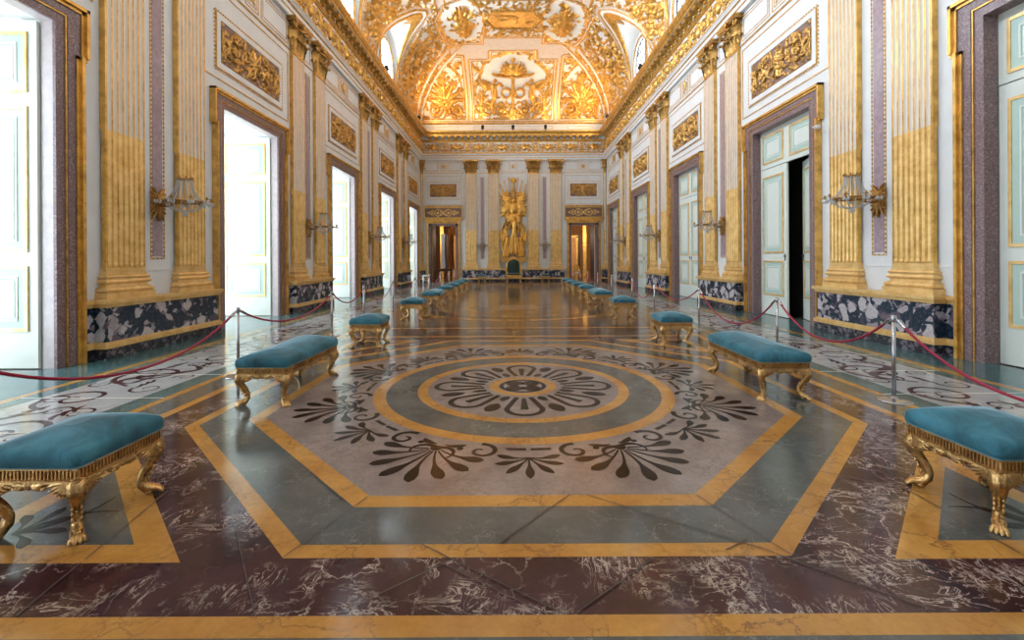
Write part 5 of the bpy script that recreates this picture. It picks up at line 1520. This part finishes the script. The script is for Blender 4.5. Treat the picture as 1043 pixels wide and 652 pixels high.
for q in (-1, 1):
    for k in range(6):            # standards, lances
        a = PI / 2 - q * (.10 + .13 * k); cv.path([(q * .12, 3.0), (q * .12 + 2.5 * math.cos(a), 3.0 + (2.75 - .18 * k) * math.sin(a))], .03, .02, .08)
        cv.leaf(q * .12 + 2.4 * math.cos(a), 3.0 + (2.6 - .18 * k) * math.sin(a), a, .3, .05, .09, 0)
    for k in range(7):            # flag folds
        cv.path([(q * (.25 + .02 * k), 3.5 + .2 * k), (q * (.55 + .04 * k), 3.9 + .13 * k), (q * (.92 - .03 * k), 5.0 - .22 * k)], .10, .06, .13 + .04 * (k % 2))
        cv.path([(q * .45, 3.2 + .18 * k), (q * .75, 3.15 + .2 * k), (q * (1.02), 3.0 + .25 * k)], .09, .07, .15 + .04 * (k % 2))
    cv.bump(q * .62, 3.45, .42, .20, .52, q * .3); cv.bump(q * .62, 3.45, .26, .28, .34, q * .3)        # shields
    for k in range(9):            # wings and palm fronds lower down
        cv.leaf(q * .62, .55 + .14 * k, PI / 2 - q * (.35 - .06 * k), 1.35 - .08 * k, .10, .14 + .03 * (k % 2), -q * .25)
    cv.path([(q * (.60 + .40 * math.sin(a)), 1.35 - 1.15 * math.cos(a)) for a in np.linspace(.2, 2.9, 24)], .08, .06, .2)
    fig(cv, q * .62, .05, 1.65, .30, -.06 * q, -q)
    cv.spiral(q * .85, .25, .18, 1.3, PI / 2, q, .05, .18)
cv.bump(0, 3.55, .34, .36, .5); cv.bump(0, 4.1, .22, .34); cv.bump(0, 4.45, .16, .3, .2); cv.acanthus(0, 4.5, PI / 2, .7, 3, .06, .22)
cv.bump(0, 5.62, .26, .10, .2); cv.rosette(0, 5.62, .22, 8, .16); cv.path([(0, 5.4), (0, 4.4)], .06, .08, .16)
fig(cv, .02, .25, 2.75, .42, .02, 1); cv.bump(0, 2.85, .5, .26, .38)
for q in (-1, 1):
    for k in range(5): cv.leaf(q * .1, 2.75, (0 if q > 0 else PI) + q * (-.5 + .3 * k), .62, .09, .24, q * .3)
cv.fill(260, .22, .17, 15, lambda x, y: abs(x) < .98 and y < 1.15); cv.fill(160, .24, .22, 16, lambda x, y: abs(x) < .95 - .5 * abs(y - 3.0) / 1.6 and 2.2 < y < 4.2)
mb = MB(); cv.solid(mb, T=Matrix.Translation((0, -.004, 1.78)) @ Matrix.Diagonal((.90, 1, 1, 1)), back=-.0); mb.build('gilded_carving', ['gold_bright'], root)
mb = MB()
for (z0, z1, e, d) in ((1.42, 1.50, -.06, .30), (1.50, 1.56, -.02, .36), (1.56, 1.68, 0, .40), (1.68, 1.74, .05, .47), (1.74, 1.785, .08, .52)): mb.box(-.94 - e, .94 + e, -d, 0, z0, z1)
mb.build('ledge', ['gold'], root)

# ================================================================== FLOODLIGHTS ON THE CORNICE
def flood():
    t = thing('floodlight', 'floodlight', 'spotlight')
    mb = MB(); mb.box(-.06, .06, -.10, .10, 0, .03); mb.tube([(0, 0, .02), (0, 0, .14)], .02, 8); mb.box(-.13, .13, -.02, .02, .12, .15); mb.build('bracket', ['black_metal'], t)
    mb = MB(); mb.lathe([(.085, -.10), (.10, -.08), (.11, .10), (.12, .11)], 14, 0, Matrix.Translation((0, 0, .26)) @ Matrix.Rotation(-.5, 4, 'X')); mb.build('housing', ['black_metal'], t)
    return t
fl_spots = [('left', 22.6), ('left', 30.4), ('right', 22.6), ('right', 30.4), ('end', -2.2), ('end', 0.0), ('end', 2.35)]
lab = ['left cornice above the fourth bay', 'left cornice near the far corner', 'right cornice above the fourth bay', 'right cornice near the far corner', 'end cornice, left of its middle', 'middle of the end cornice', 'end cornice, right of its middle']
for (side, s_), l in zip(fl_spots, lab):
    t = inst('flood', flood); on_wall(t, side, s_, 10.90, .50); tag(t, 'small black floodlight on the ' + l, 'spotlight', 'floodlights on the cornice')
t = thing('smoke_detector', 'small white sensor on the gilt frame of the second panelled door on the right', 'sensor'); on_wall(t, 'right', DOORS[1] - OP - .45, 4.42, 0)
mb = MB(); mb.box(-.05, .05, -.22, -.14, 0, .08); mb.build('body', ['white'], t); mb = MB(); mb.box(-.02, .02, -.28, -.22, .02, .05); mb.build('arm', ['white'], t)

# ================================================================== LIGHT
def area(name, loc, rot, sx, sy, power, col):
    l = bpy.data.lights.new(name, 'AREA'); l.shape = 'RECTANGLE'; l.size = sx; l.size_y = sy; l.energy = power; l.color = col
    o = bpy.data.objects.new(name, l); COL.objects.link(o); o.location = loc; o.rotation_euler = rot; return o
DAY = (.72, .86, 1.0)
for i, d in enumerate([DOORS[0] - PER] + DOORS):
    area('daylight_door', (-9.1, d, 2.7), (0, -PI / 2, 0), 5.2, 2.7, 225, DAY)
for i, d in enumerate([DOORS[0] - PER, DOORS[0], DOORS[1]] + WIN):
    area('daylight_clerestory', (-W - .7, d, 12.2), (0, -PI / 2, 0), 2.4, 2.4, 850, DAY)
    area('daylight_clerestory', (W + .7, d, 12.2), (0, PI / 2, 0), 2.4, 2.4, 90, (.9, .93, 1.0))
for (side, s_) in fl_spots + [('left', 14.9), ('right', 14.9), ('left', 8), ('right', 8)]:  # last four beams are added, out of view, with no floodlight there
    if side == 'left': p = (-W + .52, s_, 11.35); tgt = (-1.5, s_ + (2.5 if s_ > 28 else -.5), 15)
    elif side == 'right': p = (W - .52, s_, 11.35); tgt = (1.5, s_ + (2.5 if s_ > 28 else -.5), 15)
    else: p = (s_, YE - .52, 11.35); tgt = (s_ * 1.6, YE - 2.2, 15.5)
    l = bpy.data.lights.new('flood_and_added_beam', 'SPOT'); l.energy = (130 if side == 'end' else 520 if s_ > 28 else 250); l.color = (1, .72, .42); l.spot_size = R(150); l.spot_blend = 1; l.shadow_soft_size = .10
    o = bpy.data.objects.new('flood_and_added_beam', l); COL.objects.link(o); o.location = p
    d = Vector(tgt) - Vector(p); o.rotation_euler = d.to_track_quat('-Z', 'Y').to_euler()
for x in (-5, 5):  # added hidden lights brighten the rooms beyond; no lamp stands there
    l = bpy.data.lights.new('anteroom_fill', 'POINT'); l.energy = 240; l.color = (1, .8, .55); l.shadow_soft_size = .4
    o = bpy.data.objects.new('anteroom_fill', l); COL.objects.link(o); o.location = (x * 1.55, YE + 2.5, 4.0)
    l = bpy.data.lights.new('anteroom_fill', 'POINT'); l.energy = 160; l.color = (1, .8, .55); l.shadow_soft_size = .4
    o = bpy.data.objects.new('anteroom_fill', l); COL.objects.link(o); o.location = (x * 1.5, YE + 11, 3.5)
w = bpy.data.worlds.new('sky'); SC.world = w; w.use_nodes = True
w.node_tree.nodes['Background'].inputs[0].default_value = (.85, .92, 1, 1); w.node_tree.nodes['Background'].inputs[1].default_value = 1.6

# ================================================================== CAMERA
cam = bpy.data.cameras.new('camera'); co_ = bpy.data.objects.new('camera', cam); COL.objects.link(co_); SC.camera = co_
cam.sensor_width = 36; cam.lens = 36 * 461 / 1043; cam.shift_y = -61 / 1043; cam.clip_end = 200
co_.matrix_world = Matrix.Translation((-.124, 0, 1.55)) @ Matrix.Rotation(PI / 2, 4, 'X') @ Matrix.Rotation(R(-.30), 4, 'Z')
SC.view_settings.view_transform = 'Standard'; SC.view_settings.look = 'None'; SC.view_settings.gamma = 1; SC.view_settings.exposure = 0.45
SC.view_settings.use_curve_mapping = False
cy = SC.cycles; cy.use_denoising = True; cy.max_bounces = 8; cy.diffuse_bounces = 4; cy.glossy_bounces = 4; cy.transmission_bounces = 4; cy.transparent_max_bounces = 8
cy.caustics_reflective = False; cy.caustics_refractive = False; cy.sample_clamp_indirect = 6
try: cy.denoiser = 'OPENIMAGEDENOISE'
except Exception: pass
